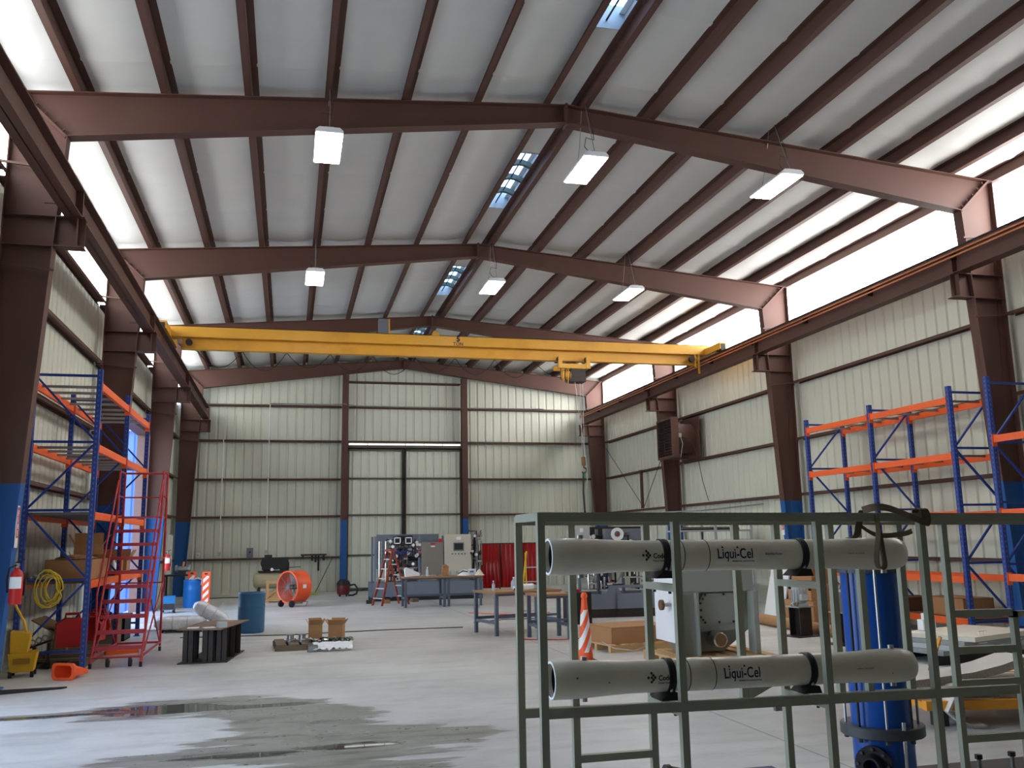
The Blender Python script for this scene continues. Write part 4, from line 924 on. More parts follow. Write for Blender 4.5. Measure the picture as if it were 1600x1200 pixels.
item('paper_bag', 'brown paper bag standing on the long work table', 'bag', (4.12, 24.35, TZ), lambda t: (MB().prism([(-.09, 0), (.08, 0), (.1, .24), (.02, .3), (-.06, .29)], 'y', -.06, .06).build('bag_body', M_CARD, t), MB().box(-.06, .05, -.062, -.055, .2, .25).build('fold', M_CARDIN, t)))
item('water_bottle', 'clear water bottle beside white jug on long table', 'bottle', (3.62, 24.2, TZ), lambda t: (MB().lathe([(0, 0), (.035, 0), (.035, .16), (.015, .2), (.015, .22), (0, .22)], 12).build('bottle_body', mat('clear_plastic', srgb(214, 222, 236), .1, var=0, alpha=.6), t), MB().cyl((0, 0, .22), (0, 0, .24), .017, n=8).build('cap', M_WHITE, t)))
item('hard_hat', 'white hard hat lying on the long work table', 'hard hat', (4.6, 24.15, TZ), lambda t: (MB().lathe([(.15, 0), (.145, .04), (.12, .1), (.07, .14), (0, .155)], 20).build('shell', M_WHITE, t), MB().lathe([(.145, 0), (.19, .002), (.19, .01), (.145, .015)], 20).build('brim', M_WHITE, t), MB().tube([(-.15, -.02, .05), (-.05, -.14, .13), (.08, -.13, .1)], .015, 6).build('headband', M_BLACK, t)))
item('tissue_box', 'white box with blue stripe on the long work table', 'box', (4.85, 24.3, TZ), lambda t: (MB().box(-.1, .1, -.07, .07, 0, .16).build('carton', M_WHITE, t), MB().box(-.07, .04, -.073, -.069, .07, .12).build('blue_stripe', mat('stripe_blue', srgb(60, 120, 180), .6, var=0), t)))
item('paper_cone_stack', 'pale folded cloth heap on right part of long table', 'cloth', (5.0, 24.05, TZ), lambda t: (MB().lathe([(.12, 0), (.1, .05), (.05, .12), (0, .17)], 9).build('cloth', mat('pale_cloth', srgb(220, 208, 190), .9, var=.05), t), MB().box(-.12, .12, -.1, .1, 0, .015).build('cloth_edge', M_WHITE, t)))
item('tool_case', 'small black tool on right end of long table', 'tool', (4.98+.0, 24.4, TZ), lambda t: (MB().box(-.05, .05, -.05, .05, 0, .1).build('body', M_BLACK, t), MB().cyl((0, 0, .1), (0, 0, .15), .02, n=8).build('knob', M_DARK, t)))
item('clear_bottle', 'clear plastic bottle on the left corner of second table', 'bottle', (3.75, 16.75, .772), lambda t: (MB().lathe([(0, 0), (.03, 0), (.03, .1), (.012, .14), (.012, .16), (0, .16)], 12).build('bottle_body', mat('clear_plastic', (.8, .8, .8)), t), MB().cyl((0, 0, .16), (0, 0, .175), .014, n=8).build('cap', M_WHITE, t)))
item('shop_towels', 'pile of white towels on the second work table', 'towels', (4.35, 16.8, .772), lambda t: (MB().obox((0, 0, .03), (.36, .2, .06), (0, 0, .2)).build('folded_towel', M_WHITE, t), MB().obox((.06, .02, .075), (.26, .16, .03), (.1, 0, -.1)).build('folded_towel', M_WHITE, t), MB().obox((.22, -.06, .04), (.12, .1, .07), (0, .2, .3)).build('folded_towel', M_LGREY, t)))
item('clear_jar', 'larger clear jug behind the towels on second table', 'jug', (4.22, 17.05, .772), lambda t: (MB().lathe([(0, 0), (.06, 0), (.06, .13), (.02, .18), (.02, .2), (0, .2)], 12).build('jug_body', mat('clear_plastic', (.8, .8, .8)), t), MB().cyl((0, 0, .2), (0, 0, .22), .024, n=8).build('cap', M_WHITE, t)))
item('tape_roll', 'dark roll of tape on the front of second table', 'tape', (4.12, 16.4, .772), lambda t: (MB().lathe([(.04, 0), (.065, 0), (.065, .045), (.04, .045), (.04, 0)], 18).build('roll', M_BLACK, t), MB().lathe([(.034, 0), (.04, 0), (.04, .044), (.034, .044), (.034, 0)], 18).build('core', M_CARD, t)))
for pts, m_, l in (([(4.2, 21.5, .012), (5, 20.6, .012), (6, 20.8, .012)], M_ORANGE, 'thin orange cord on floor behind second table'), ([(3.8, 18.9, .012), (4.6, 19.4, .012), (5.6, 19.3, .012)], M_DARK, 'dark cable on floor between the work tables'), ([(3.9, 15.4, .012), (4.5, 15.1, .012), (5.2, 15.2, .012)], M_RED, 'red cord on floor in front of second table'), ([(-1.9, 18.2, .012), (0, 17.9, .012), (2, 18.1, .012), (3.4, 18.0, .012)], M_DARK, 'long dark cable across floor past the dull blue drum')):
    tag(MB().tube(pts, .009, 5).build('extension_cord', m_), l, 'cord')
# A-frame step ladder
t = thing('step_ladder', 'orange fibreglass step ladder open in front of machine skid', 'ladder', (2.76, 25.3, 0), R(-62))
M_FIB = mat('fibreglass_orange', srgb(146, 62, 44), .5, var=.12, scale=5)
H = 1.45
for s in (-1, 1):
    MB().bar((s*.23, -.42, .0), (s*.12, -.02, H), .03, .06, (0, 1, 0)).build('front_rail', M_FIB, t)
    MB().bar((s*.24, .46, .0), (s*.12, .04, H-.04), .03, .05, (0, 1, 0)).build('rear_rail', M_FIB, t)
    MB().bar((s*.21, -.33, .6), (s*.2, .36, .6), .01, .02).build('spreader', M_STEEL, t)
for i in range(5):
    k = (i+.8)/5.6; MB().box(-.23+.11*k, .23-.11*k, -.42+.4*k-.05, -.42+.4*k+.04, H*k-.025, H*k).build('tread', M_LGREY, t)
for i in range(4):
    k = (i+.8)/5; MB().box(-.24+.12*k, .24-.12*k, .46-.42*k-.015, .46-.42*k+.015, H*k-.03, H*k).build('rear_rung', M_LGREY, t)
MB().box(-.15, .15, -.1, .1, H-.01, H+.05).build('top_cap', M_FIB, t)
for i, (x, y_, l) in enumerate(((2.28, 26.1, 'small dark timber block left of the step ladder'), (2.72, 26.0, 'brown timber block between the step ladder feet'), (3.55, 26.25, 'timber block under the skid right of the step ladder'))):
    t = thing('timber_block', l, 'block', (x, y_, 0), .2*i); MB().box(-.1, .1, -.08, .08, 0, .1).build('block', [M_DARK, M_CARD, M_PLY][i], t)

# ------------------------------------------------------------------ machine skids
def piping(parent, x0, x1, y0, y1, z0, z1, n, seed, ng=6, nv=6):
    rnd = random.Random(seed); mats = [M_CHROME, M_CHROME, M_STEEL, M_DARK, M_DARK, M_BLACK]
    for i in range(n):
        p = Vector((rnd.uniform(x0, x1), rnd.uniform(y0, y1), rnd.uniform(z0, z1))); pts = [p.copy()]; last = None
        for k in range(rnd.randint(2, 4)):
            ax = rnd.choice([a for a in (0, 1, 2, 2) if a != last]); last = ax; q = pts[-1].copy()
            lim = ((x0, x1), (y0, y1), (z0, z1))[ax]; q[ax] = min(lim[1], max(lim[0], q[ax]+rnd.choice((-1, 1))*rnd.uniform(.15, .6)*(1.2 if ax == 2 else .8)))
            if (q-pts[-1]).length > .05: pts.append(q)
        if len(pts) < 2: continue
        r = rnd.choice((.012, .016, .022, .03)); m = rnd.choice(mats)
        MB().tube(pts, r, 7).build('pipe', m, parent)
    for i in range(ng):
        p = Vector((rnd.uniform(x0, x1), y0-.03, rnd.uniform(z0+.3*(z1-z0), z1))); g = MB().cyl(p, p-Vector((0, .04, 0)), .055, n=16).build('gauge', M_CHROME, parent); MB().cyl(p-Vector((0, .041, 0)), p-Vector((0, .044, 0)), .045, n=16).build('gauge_face', M_WHITE, g)
    for i in range(nv):
        p = Vector((rnd.uniform(x0, x1), y0-.02, rnd.uniform(z0, z1))); v = MB().cyl(p-Vector((.06, 0, 0)), p+Vector((.06, 0, 0)), .04, n=12).build('valve', rnd.choice((M_STEEL, M_CHROME, M_DARK)), parent); MB().bar(p+Vector((0, -.02, .03)), p+Vector((.02, -.1, .1)), .02, .012).build('valve_handle', rnd.choice((M_BLACK, M_RED, M_GREY)), v)
t = thing('process_skid', 'grey process skid with chrome piping and stainless cabinets at back', 'machine', (2.4, 27.0, 0))
M_SKGREY = mat('skid_blue_grey', srgb(112, 120, 134), .45, var=.08, scale=3)
MB().box(0, 3.3, -.05, .02, .12, .5).build('base_channel', M_SKGREY, t); MB().box(0, 3.3, 1.0, 1.07, .12, .5).build('base_channel', M_SKGREY, t)
for x in (0, .55, 1.2, 2.2, 3.26): MB().box(x, x+.05, -.06, 1.08, .1, .5).build('cross_member', M_SKGREY, t)
MB().box(0, 3.3, -.05, 1.05, .0, .1).build('dark_plinth', M_BLACK, t)
MB().box(.0, 3.3, -.04, 1.04, .5, .53).build('deck_plate', M_SKGREY, t)
for x in (.1, 1.4, 2.1, 3.15):
    for y_ in (.0, .98): MB().box(x-.03, x+.03, y_-.03, y_+.03, .53, 1.86).build('post', M_SKGREY, t)
MB().box(.2, 2.1, .7, .74, .9, 1.92).build('back_panel', M_GREY, t); MB().box(.75, 1.2, -.02, .02, 1.6, 1.88).build('display_housing', M_BLACK, t)
for i, x in enumerate((.62, .95)):
    d = MB().box(x, x+.24, -.08, -.02, 1.62, 1.85).build('display', M_BLACK, t)
    b = MB(); b.box(x+.02, x+.22, -.09, -.08, 1.64, 1.67); b.box(x+.02, x+.22, -.09, -.08, 1.8, 1.83); b.box(x+.02, x+.05, -.09, -.08, 1.64, 1.83); b.box(x+.19, x+.22, -.09, -.08, 1.64, 1.83); b.build('bezel', M_WHITE, d)
for i, x in enumerate((.24, .42)):
    MB().cyl((x, .0, .55), (x, .0, 1.72), .06 if i == 0 else .045, n=16).build('filter_column', M_CHROME, t)
piping(t, .48, 1.42, .0, .5, .56, 1.78, 56, 11, 12, 16); piping(t, 2.95, 3.3, .02, .5, .55, 2.0, 20, 12, 3, 7)
for x in (.75, .9, 1.03): MB().lathe([(.03, 0), (.06, 0), (.06, .05), (.03, .05), (.03, 0)], 14, Matrix.Translation((x, -.04, 1.38+.1*(x-.75)))@Matrix.Rotation(math.pi/2, 4, 'X')).build('flow_sensor', mat('sensor_blue', srgb(50, 60, 130), .4, var=0), t)
c = MB().box(1.45, 2.1, -.12, .3, .72, 1.67).build('stainless_cabinet', mat('dull_stainless', srgb(150, 144, 138), .4, .6, var=.05, scale=3), t); MB().box(1.72, 1.86, -.125, -.119, 1.6, 1.64).build('red_label', M_RED, c); MB().box(1.73, 1.85, -.125, -.119, 1.53, 1.57).build('white_label', M_WHITE, c)
c = MB().box(2.13, 2.93, -.2, .2, .82, 1.89).build('control_cabinet', M_SS, t); MB().box(2.39, 2.71, -.22, -.2, 1.4, 1.65).build('screen_frame', M_GREY, c); MB().box(2.42, 2.68, -.225, -.219, 1.44, 1.62).build('screen', M_BLACK, c)
for i in range(5): MB().cyl((2.36+.095*i, -.2, 1.32), (2.36+.095*i, -.22, 1.32), .018, n=10).build('push_button', M_BLACK, c)
MB().box(2.48, 2.62, -.203, -.199, 1.73, 1.82).build('maker_plate', M_WHITE, c); MB().box(2.9, 2.96, -.22, -.18, 1.3, 1.36).build('latch', M_DARK, c); MB().cyl((2.0, -.13, 1.72), (2.0, -.16, 1.72), .06, n=14).build('red_beacon', M_RED, t)
t = thing('piping_skid', 'dense dark piping skid on grey base behind skid frame', 'machine', (6.05, 19.0, 0), R(-4))
MB().box(.1, 1.9, 0, .06, .18, .5).build('base_channel', M_SKGREY, t); MB().box(.1, 1.9, 1.1, 1.16, .18, .5).build('base_channel', M_SKGREY, t); MB().box(.1, 1.9, .02, 1.12, .0, .18).build('dark_plinth', M_DARK, t)
for x in (.1, .9, 1.84): MB().box(x, x+.06, 0, 1.16, .18, .5).build('cross_member', M_SKGREY, t)
MB().prism([(.7, .5), (1.05, .5), (.95, .68), (.8, .68)], 'y', -.01, .03).build('gusset', M_SKGREY, t); MB().box(.9, 1.9, -.01, .04, .62, .68).build('top_rail', M_SKGREY, t)
for x in (.2, .62, 1.2, 1.8): MB().box(x-.03, x+.03, .3, .36, .5, 1.9).build('post', M_SKGREY, t)
MB().box(.3, 1.75, .5, .54, 1.1, 1.95).build('back_panel', M_DARK, t)
piping(t, .3, 1.85, .05, .45, .6, 1.75, 62, 21, 10, 16)
MB().box(.75, 1.75, .1, .3, 1.62, 1.9).build('manifold_cover', M_GREY, t)
c = MB().box(.0, .34, -.15, .05, 1.68, 2.0).build('junction_cabinet', M_LGREY, t); MB().box(.12, .2, -.154, -.149, 1.83, 1.92).build('white_label', M_WHITE, c)
c = MB().box(.02, .42, -.12, .08, 1.3, 1.46).build('transmitter_box', M_LGREY, t); MB().box(.06, .12, -.124, -.119, 1.34, 1.4).build('blue_label', mat('label_blue', srgb(90, 120, 190), .5, var=0), c)
MB().lathe([(.07, 0), (.14, 0), (.14, .05), (.07, .05), (.07, 0)], 24, Matrix.Translation((.98, -.06, 1.78))@Matrix.Rotation(math.pi/2, 4, 'X')).build('round_actuator', M_WHITE, t)
for x in (.45, .62): MB().cyl((x, -.02, .9), (x, -.02, 1.6), .035, n=12).build('filter_column', M_CHROME, t)
for x0, z0, x1, z1 in ((.95, .75, 1.2, 1.15), (1.35, 1.2, 1.6, .85), (1.1, 1.3, 1.45, 1.05)): MB().bar((x0, -.03, z0), (x1, -.03, z1), .02, .035, (0, 1, 0)).build('brace', M_STEEL, t)
t = thing('oil_container', 'dark blue plastic container on floor left of piping skid', 'container', (5.75, 17.9, 0), .2); MB().box(-.22, .22, -.2, .2, 0, .62).build('tank', M_BLACK, t); MB().cyl((0, 0, .62), (0, 0, .68), .06, n=12).build('cap', M_RED, t)
t = thing('yellow_ladder', 'yellow fibreglass ladder leaning behind the work tables', 'ladder', (5.0, 18.6, 0), R(-10))
M_YLAD = mat('ladder_yellow', srgb(222, 180, 50), .5, var=.1)
for s in (-1, 1):
    MB().bar((s*.2-.12, -.3, 0), (s*.13+.02, .0, 1.45), .03, .06, (0, 1, 0)).build('front_rail', M_YLAD, t); MB().bar((s*.2+.12, .35, 0), (s*.13, .04, 1.42), .03, .05, (0, 1, 0)).build('rear_rail', M_YLAD, t)
for i in range(4): k = .18+.2*i; MB().box(-.3+.2*k, .1+.1*k, -.34+.3*k, -.26+.3*k, 1.45*k-.02, 1.45*k).build('tread', M_LGREY, t)
# red welding screens
M_CURT = mat('red_welding_vinyl', srgb(168, 14, 18), .18, var=.08, scale=1, spec=.7)
for i, (x, w, l) in enumerate(((6.15, .62, 'red welding curtain panel nearest the machine skid'), (6.82, .78, 'middle red welding curtain panel with shiny creases'), (7.64, .75, 'right red welding curtain panel behind the skid frame'))):
    t = thing('welding_screen', l, 'screen', (x, 29.3+.15*i, 0), R(-3+3*i), 'red welding screens')
    for xx in (0, w): MB().cyl((xx, 0, .05), (xx, 0, 1.6), .018, n=8).build('frame_post', M_DARK, t); MB().box(xx-.03, xx+.03, -.3, .3, .02, .06).build('foot', M_DARK, t)
    MB().cyl((0, 0, 1.59), (w, 0, 1.59), .016, n=8).build('top_rail', M_DARK, t)
    rows = [[(w*u/24, .03*math.sin(u*1.3+i)*(.4+.6*(1-z/1.58)), z) for u in range(25)] for z in (.16, .5, .9, 1.3, 1.58)]
    MB().grid(rows).build('curtain', M_CURT, t)

# ------------------------------------------------------------------ grey hopper machine on pallet
t = thing('timber_pallet', 'timber pallet under the grey hopper machine', 'pallet', (5.7, 11.8, 0))
for y_ in (-.55, 0, .55): MB().box(-.75, .7, y_-.045, y_+.045, 0, .1).build('stringer', M_WOOD, t)
for i in range(7): MB().box(-.75+.215*i, -.75+.215*i+.15, -.6, .6, .1, .125).build('deck_board', M_WOOD, t)
t = thing('hopper_machine', 'grey green hopper machine with bolted cover and pipe port', 'machine', (5.1, 11.4, .125))
M_HOP = mat('hopper_paint', srgb(150, 152, 142), .4, var=.05, scale=2)
MB().box(0, 1.15, .12, .85, .82, 1.5).build('upper_body', M_HOP, t)
MB().prism([(.0, .3), (1.15, .3), (1.15, .82), (0, .82)], 'y', .2, .85).build('lower_body', M_HOP, t)
MB().prism([(.2, .02), (.75, .02), (1.15, .3), (0, .3)], 'y', .3, .8).build('hopper_bottom', M_HOP, t)
for x in (.02, .24, 1.08): MB().box(x, x+.03 if x < 1 else x+.07, .0, .2, .0, .82).build('side_flange', M_HOP, t)
MB().box(-.012, 0, .14, .84, .16, 1.2).build('door_lit_side', M_WHITE, t)  # white stands in for door light on the body's left side
MB().box(.0, .3, .08, .2, .0, .82).build('front_rib', M_HOP, t)
pl = [(.4, .4), (.86, .4), (1.02, .56), (1.02, .8), (.42, .8), (.34, .68), (.34, .48)]
c = MB().prism(pl, 'y', .16, .2).build('inspection_cover', M_HOP, t)
for i in range(14):
    u = i/14*len(pl); a, b_ = pl[int(u)], pl[(int(u)+1) % len(pl)]; k = u-int(u); x = (a[0]+(b_[0]-a[0])*k-.66)*.92+.66; z = (a[1]+(b_[1]-a[1])*k-.6)*.92+.6; MB().cyl((x, .16, z), (x, .145, z), .016, n=8).build('bolt', M_DARK, c)
p = MB(); p.cyl((.55, .22, .2), (.55, -.02, .2), .1, n=24, caps=False); p.cyl((.55, -.02, .2), (.55, -.03, .2), .1, .085, n=24); p.build('pipe_port', M_CHROME, t); MB().cyl((.55, -.031, .2), (.55, -.033, .2), .082, n=24).build('port_cover', mat('rust_brown', srgb(110, 78, 50), .7, var=.2, scale=6), t)
MB().cyl((-.012, .28, .66), (-.13, .28, .66), .025, n=10).build('knob_stem', M_STEEL, t); MB().cyl((-.13, .28, .66), (-.17, .28, .66), .07, n=20).build('round_knob', mat('rust_brown', (.2, .1, .05)), t)
t = thing('flat_pallet', 'timber pallet beneath the wide flat carton behind cone', 'pallet', (5.2, 13.7, 0), R(8))
for y_ in (-.45, 0, .45): MB().box(-.55, .6, y_-.04, y_+.04, 0, .09).build('stringer', M_WOOD, t)
for i in range(6): MB().box(-.55+.2*i, -.55+.2*i+.14, -.5, .5, .09, .112).build('deck_board', M_WOOD, t)
carton('cardboard_box', 'wide flat open cardboard carton on pallet behind the orange cone', 'box', (5.25, 13.75, .112), (1.05, .85, .24), R(8), False)
t = thing('strapping_band', 'thin pale strap sticking out from pallet by orange cone', 'strap', (4.65, 13.3, 0)); MB().tube([(0, 0, .15), (.1, -.25, .08), (.35, -.42, .05), (.6, -.3, .1)], .006, 5).build('strap', M_LGREY, t)
# standing cone
t = thing('traffic_cone', 'tall slim orange and white striped cone standing behind skid frame', 'cone', (4.02, 12.2, 0))
MB().box(-.17, .17, -.17, .17, 0, .04).build('cone_base', M_BLACK, t)
MB().lathe([(.1, .04), (.1, .1), (.036, .88), (.045, .885), (.045, .92), (.03, .95), (0, .955)], 24).build('cone_body', M_ORANGE, t)
MB().lathe([(.0965, .155), (.0515, .72)], 24).build('striped_sleeve', M_CONEBAND, t)

# ------------------------------------------------------------------ right side floor goods
def plinth(label, loc, h):
    t = thing('beam_plinth', label, 'plinth', loc, R(12), 'dark steel beam plinths'); MB().box(-.26, .3, -.22, .22, 0, .018).build('base_plate', M_DARK, t); stub(t, 0, 0, h-.02, .26); MB().box(-.19, .19, -.19, .19, h-.02, h).build('top_plate', M_GALV, t); return t
plinth('dark steel beam plinth carrying the silver electric motor', (8.5, 14.1, 0), .5); plinth('dark steel beam plinth right of the motor plinth', (8.5, 12.8, 0), .5)
t = thing('electric_motor', 'silver finned electric motor standing upright on dark plinth', 'motor', (8.5, 14.1, .5)); MB().lathe([(0, 0), (.15, 0), (.15, .03), (.12, .05), (.12, .3), (.1, .36), (0, .37)], 24).build('motor_body', M_LGREY, t)
for k in range(16): a = k*math.pi/8; MB().bar((.12*math.cos(a), .12*math.sin(a), .07), (.12*math.cos(a), .12*math.sin(a), .27), .006, .03, (math.cos(a), math.sin(a), 0)).build('fin', M_LGREY, t)
MB().box(-.06, .06, -.19, -.11, .1, .2).build('terminal_box', M_LGREY, t)
t = thing('clear_canister', 'clear canister with chrome fittings on the second plinth', 'canister', (8.45, 12.8, .5)); MB().lathe([(0, 0), (.11, 0), (.11, .3), (.05, .34), (0, .34)], 20).build('canister_body', M_GALV, t); MB().cyl((0, 0, .34), (0, 0, .4), .03, n=10).build('valve', M_CHROME, t); MB().cyl((-.12, -.02, .1), (-.12, -.02, .28), .018, n=8).build('side_tube', M_CHROME, t)
for i, (x, y_) in enumerate(((8.2, 14.05), (8.1, 13.95))): t = thing('pipe_fitting', ['chrome elbow fitting lying left of the silver motor', 'smaller chrome fitting at plinth edge beside the motor'][i], 'fitting', (x+.12, y_-.06, .502)); MB().tube([(0, 0, .03), (.05, .0, .03), (.08, .0, .07)], .028-.006*i, 8).build('elbow', M_CHROME, t)
t = thing('leaning_panel', 'white panel leaning on cartons behind the grey hopper', 'panel', (9.75, 17.2, 0)); MB().obox((.12, 0, .5), (.03, .72, 1.02), (0, R(14), 0)).build('panel', M_WHITE, t); MB().obox((.145, .0, .5), (.02, .8, 1.0), (0, R(14), 0)).build('backing_board', M_DARK, t)
tag(MB().cyl((9.0, 17.3, .1), (8.85, 12.6, .1), .1, n=20).build('cardboard_tube', M_CARD), 'long brown cardboard tube lying on floor behind plinths', 'tube')
carton('cardboard_box', 'large brown carton stacked low behind the motor plinth', 'box', (9.55, 15.3, 0), (.7, .9, .5), .05, False)
carton('cardboard_box', 'upper brown carton on the stack behind the motor plinth', 'box', (9.6, 15.35, .502), (.65, .85, .3), -.04, False)
carton('cardboard_box', 'torn open brown carton topping the stack behind the motor', 'box', (9.6, 15.4, .804), (.5, .6, .16), .1)
carton('cardboard_box', 'brown carton on floor beside second dark plinth', 'box', (9.5, 13.6, 0), (.5, .7, .42), .1, False)
crumple('packing_paper', 'pale crumpled paper on carton beside the blue vessel', 'paper', (9.45, 13.5, .422), (.3, .4, .2), mat('pale_paper', srgb(210, 196, 176), .9, var=.1), 8)
carton('cardboard_box', 'brown carton on lowest shelf of the right wall rack', 'box', (11.2, 13.5, .302), (.6, .9, .3), 0, False)
t = thing('wooden_crate', 'dark brown wooden crate on low shelf of right wall rack', 'crate', (11.2, 14.4+.35, .302)); MB().box(-.35, .35, -.3, .3, 0, .24).build('crate_body', mat('dark_crate', srgb(92, 58, 40), .8, var=.2), t)
for z in (.03, .14): MB().box(-.36, -.35, -.3, .3, z, z+.08).build('slat', mat('dark_crate', (.1, .05, .03)), t)
# grey panel stack
for i in range(4):
    t = thing('machine_panel', ['lowest pale grey machine panel of the stack right of blue vessel', 'second pale grey machine panel up in the stack', 'third pale grey machine panel up in the stack', 'top cream machine panel of the stack with small handle'][i], 'panel', (8.9+.05*i, 10.9-.04*i, .12+.062*i), R(8+4*i))
    MB().box(-.75, .75, -.5, .5, 0, .06).build('panel', [M_GALV, M_LGREY, M_GALV, mat('cream_panel', srgb(214, 208, 192), .5, var=.05)][i], t)
    for x in ((-.4, .35) if i > 1 else (0.1,)): MB().tube([(x-.08, -.4 if i > 2 else -.51, .06 if i > 2 else .03), (x-.08, -.4 if i > 2 else -.53, .11 if i > 2 else .03), (x+.08, -.4 if i > 2 else -.53, .11 if i > 2 else .03), (x+.08, -.4 if i > 2 else -.51, .06 if i > 2 else .03)], .008, 5).build('handle', M_WHITE, t)
t = thing('support_skid', 'dark timber runners under the stack of grey panels', 'pallet', (8.9, 10.9, 0), R(8))
for y_ in (-.4, .4): MB().box(-.8, .8, y_-.05, y_+.05, 0, .118).build('runner', M_DARK, t)
t = thing('white_fixture', 'white bracket part standing on the grey panel stack', 'bracket', (8.6, 11.05, .37)); MB().box(-.1, .1, -.06, .06, 0, .14).build('block', M_WHITE, t); MB().box(-.03, .03, -.062, .062, .14, .22).build('tab', M_WHITE, t)
# orange cart with foam
M_CART = mat('cart_orange', srgb(236, 158, 48), .5, var=.1, scale=3)
M_FOAM = mat('foam_white', srgb(222, 216, 208), .95, var=.05, bump=.4, bscale=60); M_FOAME = mat('foam_edge', srgb(168, 158, 148), .95, var=.3, scale=60, bump=.6, bscale=80)
t = thing('orange_cart', 'low orange steel cart carrying foam sheets at lower right', 'cart', (6.6, 7.75, 0), R(-12))
for y_ in (-.75, .75): MB().box(-.95, 1.0, y_-.04, y_+.04, .14, .22).build('side_rail', M_CART, t)
for x in (-.9, .0, .95): MB().box(x-.04, x+.04, -.75, .75, .14, .2).build('cross_rail', M_CART, t)
for x in (-.8, .3, .85):
    for y_ in (-.7, .7): MB().box(x-.06, x+.06, y_-.05, y_+.05, 0, .14).build('foot', M_DARK, t)
MB().bar((-.2, .7, .2), (-.1, .55, .62), .03, .03).build('push_bar', M_CART, t); MB().bar((.1, .45, .3), (.9, .3, .24), .06, .04).build('tow_arm', M_CART, t)
def foam(label, loc, rot, pts, width, th):
    """slab swept along pts (x,z), extruded in y"""
    t = thing('foam_sheet', label, 'foam', loc, 0, 'foam sheets on the orange cart'); t.rotation_euler = rot
    up = [];
    for i, (x, z) in enumerate(pts):
        a = pts[max(0, i-1)]; b_ = pts[min(len(pts)-1, i+1)]; d = Vector((b_[0]-a[0], b_[1]-a[1])).normalized(); up.append((x-d.y*th, z+d.x*th))
    m = MB(); m.grid([[(x, -width/2, z) for x, z in up], [(x, width/2, z) for x, z in up]]); m.grid([[(x, -width/2, z) for x, z in pts], [(x, width/2, z) for x, z in pts]]); m.build('foam_skin', M_FOAM, t)
    e = MB()
    for s in (-1, 1): e.grid([[(x, s*width/2, z) for x, z in pts], [(x, s*width/2, z) for x, z in up]])
    for k in (0, -1): e.add([(pts[k][0], -width/2, pts[k][1]), (pts[k][0], width/2, pts[k][1]), (up[k][0], width/2, up[k][1]), (up[k][0], -width/2, up[k][1])], [(0, 1, 2, 3)])
    e.build('foam_edge', M_FOAME, t); return t
foam('flat white foam sheet lying on the orange cart', (6.75, 7.6, .222), (0, 0, R(-12)), [(-.75, 0), (-.3, .005), (.2, .0), (.7, .004), (1.0, .0)], 1.2, .06)
foam('folded foam sheet raised diagonally over the orange cart', (6.3, 7.7, .285), (0, 0, R(10)), [(-.9, 0), (-.4, .01), (0, .02), (.4, .06), (.75, .12), (.9, .11)], .34, .075)
foam('curled foam sheet drooping off left end of orange cart', (5.92, 7.3, .0), (0, 0, R(-18)), [(.16, .31), (.0, .31), (-.14, .25), (-.2, .14), (-.12, .06), (.0, .012), (.12, .01)], .62, .02)
# grey cantilever shelf far right
t = thing('cantilever_shelf', 'grey steel shelf stacked with long stock behind skid frame', 'shelf', (9.6, 21.3, 0))
for x in (.0, 1.0, 2.0): 
    for y_ in (0, .8): MB().box(x-.03, x+.03, y_-.03, y_+.03, 0, 2.0).build('upright', M_LGREY, t)
for z in (.5, 1.1, 1.62, 1.86): MB().box(0, 2.0, -.02, .82, z-.04, z).build('shelf_board', M_LGREY, t)
for i in range(7):
    t2 = tag(MB().box(9.7+.05*i, 11.3+.04*i, 21.35+.09*i, 21.41+.09*i, 1.863, 1.9+.02*(i % 3)).build('steel_bar', [M_DARK, M_GALV, M_PRIM][i % 3]), 'long steel bar lying on top of the grey shelf', 'bar', 'steel bars on the grey shelf')
for i in range(3): carton('cardboard_box', ['left', 'middle', 'right'][i]+' small brown carton on middle board of the grey shelf', 'box', (9.95+.6*i, 21.7, 1.102), (.45, .5, .3+.05*i), .05*i, False)
t = thing('dark_cabinet', 'tall dark cabinet behind the leaning white panel', 'cabinet', (9.7, 19.2, 0)); MB().box(-.3, .5, -.25, .35, .04, 1.2).build('cabinet_body', M_DARK, t)
for s in (-1, 1): MB().box(.1+s*.2-.18, .1+s*.2+.18, -.262, -.25, .1, 1.15).build('cabinet_door', M_BLACK, t)
MB().box(-.3, .5, -.25, .35, 0, .04).build('plinth', M_BLACK, t)

# ------------------------------------------------------------------ right wall fan, braces
t = thing('wall_exhaust_fan', 'brown louvred exhaust fan box on the right wall', 'fan', (10.95, 25.05, 4.62))
b = MB(); b.box(0, .22, -.56, -.5, -.6, .6); b.box(0, .22, .5, .56, -.6, .6); b.box(0, .22, -.5, .5, .54, .6); b.box(0, .22, -.5, .5, -.6, -.54); b.box(.2, .22, -.5, .5, -.54, .54); b.build('louvre_frame', M_PRIM, t)
for i in range(13): MB().obox((.05, 0, -.49+.082*i), (.07, 1.0, .006), (0, R(35), 0)).build('louvre_blade', M_DARK, t)
MB().box(.0, .02, -.01, .01, -.54, .54).build('louvre_mullion', M_DARK, t)
MB().cyl((.22, 0, 0), (.85, 0, 0), .46, n=32).build('fan_shroud', M_PRIM, t); MB().box(.82, .87, -.62, .62, -.62, .62).build('mounting_panel', M_PRIM, t)
MB().box(.24, .34, -.5, -.44, .0, .12).build('junction_box', M_LGREY, t); MB().box(.2, .7, -.1, .1, -.62, -.46).build('cradle', M_PRIM, t)
